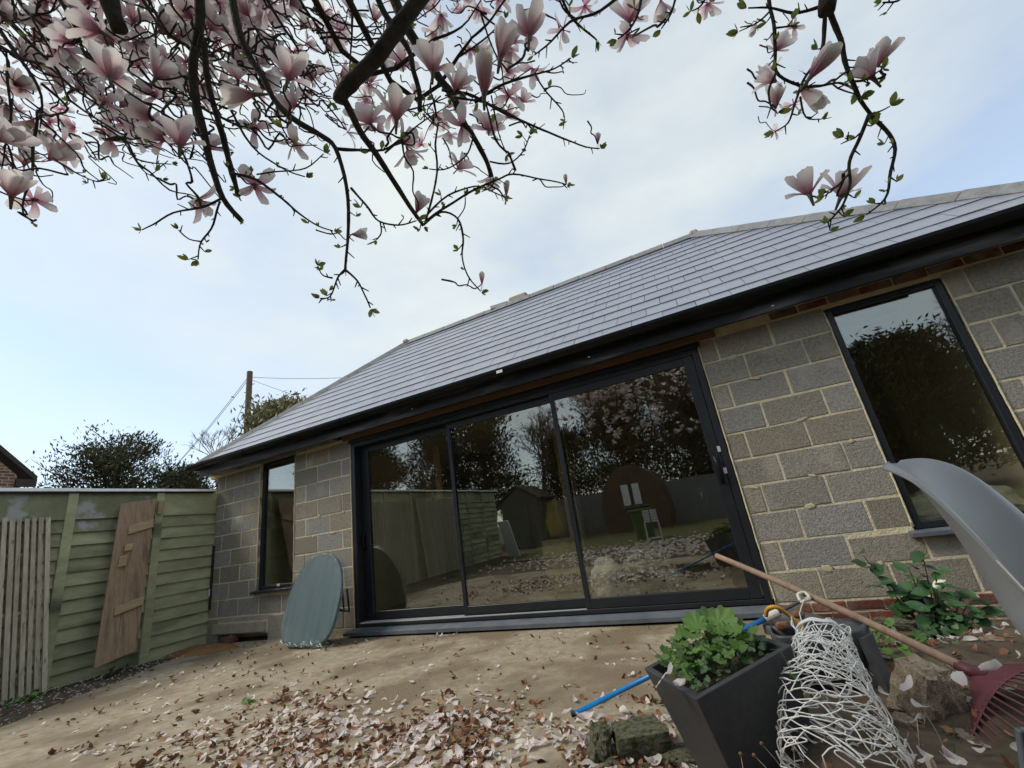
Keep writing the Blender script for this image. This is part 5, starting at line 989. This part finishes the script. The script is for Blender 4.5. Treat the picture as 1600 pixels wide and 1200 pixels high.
for k in range(14): FL.append((r.uniform(820, 1300), r.uniform(-90, -30), r.uniform(40, 55), r.choice((1, 2)), r.uniform(-40, 40)))
fl_objs = []
order = sorted(range(len(FL)), key=lambda i: -FL[i][2])
for rank, i in enumerate(order):
    x, y, sz, kd, ang = FL[i]; s = r.randrange(5) if kd < 4 else 0; real = {0: .098, 1: .118, 2: .15, 3: .135, 4: .054}[kd]*1.0; sc = r.uniform(.82, 1.05); sz = min(sz, 70)*.92; d = min(max(FP*real*sc/sz, 1.0), 3.2)
    a = rad(ang); up_ = (VUP*math.cos(a)+VRT*math.sin(a)+VFW*r.uniform(-.25, .35)).normalized(); hgt = {0: .045, 1: .045, 2: .025, 3: .01, 4: .025}[kd]
    pos = P(x, y, d)-up_*hgt*sc; Mx = Matrix.Translation(pos-MO) @ up_.to_track_quat('Z', 'Y').to_matrix().to_4x4() @ Matrix.Rotation(r.uniform(0, 6.28), 4, 'Z') @ Matrix.Scale(sc, 4)
    jm, pm = FV[(kd, s)]
    if rank < 36:
        f = obj('flower', core, mg, Mx)
        for me in pm: obj('petal', me, f)
    else: f = obj('flower', jm, mg, Mx)
    # a short stalk back to the nearest twig node
    fl_objs.append(pos)
# twiglets joining flowers to the branches
allp = np.array([n_[0] for n_ in nodes]); tw = MB()
def knobby(p0, p1, n=5, w=.16):
    p0, p1 = Vector(p0), Vector(p1); ln_ = (p1-p0).length; o = [p0]
    for k in range(1, n): o.append(p0+(p1-p0)*(k/n)+Vector((random.gauss(0, 1), random.gauss(0, 1), random.gauss(0, 1)))*ln_*w*.35+Vector((0, 0, -.10*ln_*math.sin(PI*k/n))))
    return smooth_path(o+[p1], 3)
for p in fl_objs:
    dd = ((allp-np.array(p))**2).sum(1); i = int(np.argmin(dd)); q = Vector(allp[i])
    if (q-p).length > .32: q = p+(-VRT*random.uniform(.3, 1)+VUP*random.uniform(.0, 1)+VFW*random.gauss(0, .4)).normalized()*random.uniform(.08, .2)
    pts = [x-MO for x in knobby(q, p)]; tw.tube(pts, [w_*(1+.5*max(0, noise.noise(x*70))) for w_, x in zip(interp([.0036, .0022], len(pts)), pts)], 5)
tw.build('twigs', 'bark', mg, True)['kind'] = 'stuff'
# extra fine twigs filling the upper left
tw = MB(); r = random.Random(31)
for k in range(240):
    x, y, d = r.uniform(-60, 480), r.uniform(-60, 230), r.uniform(1.3, 2.4)
    if y > 250-.15*x: continue
    a = P(x, y, d); dirv = (VRT*r.uniform(.2, 1)-VUP*r.uniform(.1, .9)+VFW*r.gauss(0, .3)).normalized(); l_ = r.uniform(.12, .35); pts = [p-MO for p in knobby(a, a+dirv*l_+VUP*r.gauss(0, .03), 6, .2)]
    tw.tube(pts, [w_*(1+.5*max(0, noise.noise(x*70))) for w_, x in zip(interp([.004, .0016], len(pts)), pts)], 5)
for k in range(45):
    x, y, d = r.uniform(470, 860), r.uniform(-40, 200), r.uniform(1.3, 1.9); a = P(x, y, d); dirv = (VRT*r.gauss(0, 1)-VUP*r.uniform(-.6, .9)+VFW*r.gauss(0, .3)).normalized(); l_ = r.uniform(.08, .2)
    pts = [p-MO for p in knobby(a, a+dirv*l_, 5, .25)]; tw.tube(pts, interp([.003, .0014], len(pts)), 5)
tw.build('twigs', 'bark', mg, True)['kind'] = 'stuff'
# young leaves
def sprig_mesh(seed):
    r_ = random.Random(seed); b = MB()
    for k in range(r_.choice((2, 2, 3))):
        L_ = r_.uniform(.018, .034); vs = []; fs = []; az = k*2.2+r_.uniform(0, 1); op = r_.uniform(.15, .8)
        for i in range(5):
            u = i/4; w = .26*L_*math.sin(PI*min(1, u*.9+.05))
            for v_ in (-1, 0, 1): vs.append(Vector((math.sin(op)*u*L_+.1*w*abs(v_), w*v_, math.cos(op)*u*L_)))
        for i in range(4):
            for q in range(2): fs.append((i*3+q, i*3+3+q, i*3+4+q, i*3+1+q))
        b.add([Matrix.Rotation(az, 3, 'Z') @ v for v in vs], fs)
    return b.mesh('leaf_sprig', 'leaf', True)
SP = [sprig_mesh(s) for s in range(7)]; r = random.Random(9); cnt = 0
for p, d in tips:
    if cnt > 290: break
    for k in range(2):
        up_ = (d+Vector((r.gauss(0, .5), r.gauss(0, .5), .6))).normalized(); obj('leaf_sprig', r.choice(SP), mg, Matrix.Translation(p+d*.004-MO) @ up_.to_track_quat('Z', 'Y').to_matrix().to_4x4() @ Matrix.Rotation(r.uniform(0, 6), 4, 'Z') @ Matrix.Scale(r.uniform(.6, 1.05), 4)); cnt += 1
r.shuffle(nodes)
for p, sd in nodes[:150]:
    up_ = (sd+Vector((r.gauss(0, .3), r.gauss(0, .3), .8))).normalized(); obj('leaf_sprig', r.choice(SP), mg, Matrix.Translation(p-MO) @ up_.to_track_quat('Z', 'Y').to_matrix().to_4x4() @ Matrix.Scale(r.uniform(.35, .95), 4))
# the rest of the crown, behind and above the viewpoint (seen in the glass)
cr_ = MB(); tw = MB(); r = random.Random(55)
for k in range(70):
    q = r.uniform(0, 2*PI); ln = r.uniform(.8, 2.6); a = HUB+Vector((r.gauss(0, .4), r.gauss(-.5, .5), r.uniform(.1, 1.0)))
    e = a+Vector((math.cos(q)*ln, math.sin(q)*ln*.9-.5, r.uniform(.0, 1.5)-.15*ln))
    if e.y > -4.3 or ((e-Vector(CC)).dot(VFW) > -0.05): continue
    pts = smooth_path([a, (a+e)/2+Vector((r.gauss(0, .1), r.gauss(0, .1), .15)), e], 4); tw.tube([p-MO for p in pts], interp([.02, .004], len(pts)), 5)
    for j in range(7):
        p = pts[r.randrange(3, len(pts))]+Vector((r.gauss(0, .16), r.gauss(0, .16), r.gauss(0, .14))); tw.tube([pts[-3]-MO, (pts[-3]+p)/2-MO, p-MO], [.004, .003, .002], 4)
        me, _ = FV[(r.choice((1, 2, 3)), r.randrange(3))]; Mx = Matrix.Translation(p-MO) @ Matrix.Rotation(r.gauss(0, .6), 4, 'X') @ Matrix.Rotation(r.uniform(0, 6), 4, 'Z')
        cr_.add([Mx @ v.co for v in me.vertices], [tuple(f.vertices) for f in me.polygons], [(.5, .6)]*len(me.vertices))
if cr_.v: cr_.build('flowers', 'petal', mg, True, True)['kind'] = 'stuff'
tw.build('twigs', 'bark', mg, True)['kind'] = 'stuff'
# ------------------------------------------------------------------ fallen petals and leaf litter
def flat_petal(seed):
    r_ = random.Random(seed); vs = []; uvs = []; fs = []; L_ = .078; Wd = .0165*r_.uniform(.7, 1.6); L_ *= r_.uniform(.8, 1.1); c1, c2 = r_.uniform(-1.2, 1.6), r_.uniform(-.4, 1.3); tw_ = r_.uniform(-1.2, 1.2); bn = r_.uniform(-.25, .25)
    for i in range(7):
        u = i/6; w = Wd*(0.3+.7*math.sin(PI*min(1, u*.75+.02)))*(1 if u < .85 else math.sqrt(max(0, 1-((u-.85)/.16)**2)))
        for k in range(4):
            v_ = -1+2*k/3; vs.append(((u-.5)*L_, w*v_+bn*L_*(u-.5)**2*4, c2*w*v_*v_*.9+c1*L_*.5*(u-.5)**2*2+tw_*w*v_*(u-.5)+.0025*math.sin(9*u+5*v_+seed))); uvs.append((k/3, u))
    for i in range(6):
        for k in range(3): fs.append((i*4+k, i*4+k+1, i*4+5+k, i*4+4+k))
    return MB().add(vs, fs, uvs)
FPm = [flat_petal(s) for s in range(14)]; FPme = [m_.mesh('fallen_petal', 'petal_fallen', True, True) for m_ in FPm]; r = random.Random(17)
def surf(x, y):
    return bedz(x, y) if x > -.16 else gz(x, y)
def dens(x, y):            # thick drift near the viewpoint, thinning towards the door and the fence
    k = noise.noise(Vector((x*1.6, y*1.6, 4)))*.22+noise.noise(Vector((x*4, y*4, 4)))*.10
    c = 1/(1+math.exp((y+1.92+.10*(x+1.8)+k)/.09))/(1+math.exp(-(x+2.9+k)/.35))
    return min(1, c*(.75+.9*noise.noise(Vector((x*3.1, y*3.1, 7))))+.009+.018*math.exp(-((y+1.5)/.4)**2))
sites = []
while len(sites) < 1000:
    x, y = r.uniform(-5.6, -.2), r.uniform(-2.75, -.1)
    if r.random() < dens(x, y) and x > edge_x(y)+.1: sites.append((x, y))
vis = sorted(sites[:600], key=lambda s: (s[0]-CC[0])**2+(s[1]-CC[1])**2)
def inview(x, y, z):
    q = CAMR @ (np.array([x, y, z])-CC); return q[2] > .1 and -30 < 800+FP*q[0]/q[2] < 1630 and 0 < 600+FP*q[1]/q[2] < 1215
seen = [s for s in vis if inview(s[0], s[1], gz(*s))]
for x, y in seen[:290]:
    o = obj('fallen_petal', r.choice(FPme)); o.location = (x, y, gz(x, y)+.006); o.rotation_euler = (r.gauss(0, .25), r.gauss(0, .2), r.uniform(0, 6.28)); s = r.uniform(.5, 1.08); o.scale = (s, s, s)
    tag(o, 'fallen pale magnolia petal lying on the patio', 'petal', 'magnolia petals fallen on the patio')
def litter(name, label, pts, mt, meshes, smin, smax, lift=.004, tilt=.3, uv=False):
    b = MB()
    for x, y in pts:
        m_ = r.choice(meshes); s = r.uniform(smin, smax); Mx = Matrix.Translation((x, y, surf(x, y)+lift+r.uniform(0, .012))) @ Matrix.Rotation(r.uniform(0, 6.28), 4, 'Z') @ Matrix.Rotation(r.gauss(0, tilt), 4, 'X') @ Matrix.Rotation(r.gauss(0, tilt), 4, 'Y') @ Matrix.Scale(s, 4)
        b.add([Mx @ Vector(v) for v in m_.v], m_.f, m_.uv)
    o = b.build(name, mt, None, True, uv); o['kind'] = 'stuff'; o['label'] = label; o['category'] = 'litter'; return o
pts = seen[290:]+[s for s in sites[600:]]
litter('petal_litter', 'scattered small pale petals over the patio', pts, 'petal_fallen', FPm, .35, .75, uv=True)
bp_ = []
while len(bp_) < 1900:
    x, y = r.uniform(-6.3, -.2), r.uniform(-2.75, -.05)
    k = noise.noise(Vector((x*2.3, y*2.3, 9)))
    if r.random() < dens(x+.0, y)*(.55+1.3*k)+.004 and x > edge_x(y): bp_.append((x, y))
litter('leaf_litter', 'dry brown leaves and shrivelled petals drifted over the patio', bp_, 'brown_litter', FPm, .22, .7, tilt=.6)
bd = [(r.uniform(-.12, 2.2), r.uniform(-3.3, -.15)) for k in range(1500)]
litter('bed_leaf_litter', 'dry brown leaves strewn over the flower bed', bd[:1050], 'brown_litter', FPm, .2, .55, tilt=.7); litter('bed_petal_litter', 'pale fallen petals strewn over the flower bed', bd[1050:], 'petal_fallen', FPm, .3, .75, tilt=.6, uv=True)
fd = [(r.uniform(-7.2, -5.6)+.0, r.uniform(-3, -.1)) for k in range(900)]; fd = [p for p in fd if p[0] < edge_x(p[1])+.2]
litter('fence_litter', 'leaf and petal scraps on the soil along the fence', fd, 'petal_fallen', FPm, .15, .4, uv=True)
gb_ = MB()
for k in range(2600):
    x, y = r.uniform(-7.0, -.1), -abs(r.gauss(0, 1.5)) if r.random() < .6 else r.uniform(-3.4, -.1)
    if y < -3.5 or x < edge_x(y)-.25: continue
    if r.random() < .35: y = -abs(r.gauss(0, .10))-.13
    q = r.uniform(.0018, .0055)*(1.6 if r.random() < .06 else 1); z = gz(x, y); a0 = r.uniform(0, 6)
    gb_.add([(x+q*math.cos(a0+t)*r.uniform(.7, 1.3), y+q*math.sin(a0+t)*r.uniform(.7, 1.3), z-.001) for t in (0, 1.6, 3.1, 4.7)]+[(x+q*.2, y, z+q*r.uniform(.5, 1.0))], [(0, 1, 4), (1, 2, 4), (2, 3, 4), (3, 0, 4)])
o = gb_.build('grit', 'mossy'); o['kind'] = 'stuff'; o['label'] = 'loose grit and small stones over the patio'; o['category'] = 'grit'
rd = [(r.gauss(-1.5, 1.8), r.gauss(-5.4, 1.1)) for k in range(1500)]
litter('rear_petal_litter', 'pale petals carpeting the garden behind, mirrored in the door', [p for p in rd if p[1] < -3.7], 'petal_fallen', FPm, .6, 1.3, uv=True)
for k, (x, y, d, rz) in enumerate(((1033, 1062, 0, .5), (1046, 1050, 0, 1.3), (1062, 1060, 0, 2.0), (1150, 1022, 0, .2), (1100, 1010, 0, 1.0), (1556, 1045, 1, .2), (1418, 1068, 1, .9), (1437, 1102, 1, 2.2), (1499, 1060, 1, 1.5), (1425, 1128, 1, .3), (1500, 1190, 1, .1))):
    o = obj('resting_petal', FPme[k % 8]); p = HZ(x, y, .345) if d == 0 else P(x, y, 1.35); o.location = p; o.rotation_euler = (r.gauss(0, .5)-.3, r.gauss(0, .4), rz); o.scale = (.72,)*3 if d == 0 else (.8,)*3
    tag(o, ['white petal on the left corner of the charcoal planter', 'crumpled pink white petal among the planter leaves near its left corner', 'pale petal lying on the small leaves of the planter', 'large creamy petal on the right side of the planter', 'pink petal caught upright in the planter leaves', 'large white petal lying on the maroon rake head', 'white petal by the top of the wire roll', 'white petal stuck on the large angular rock', 'pale petal between the two tan rocks', 'torn petal at the foot of the large angular rock', 'pink petal at the bottom edge below the rake head'][k], 'petal')
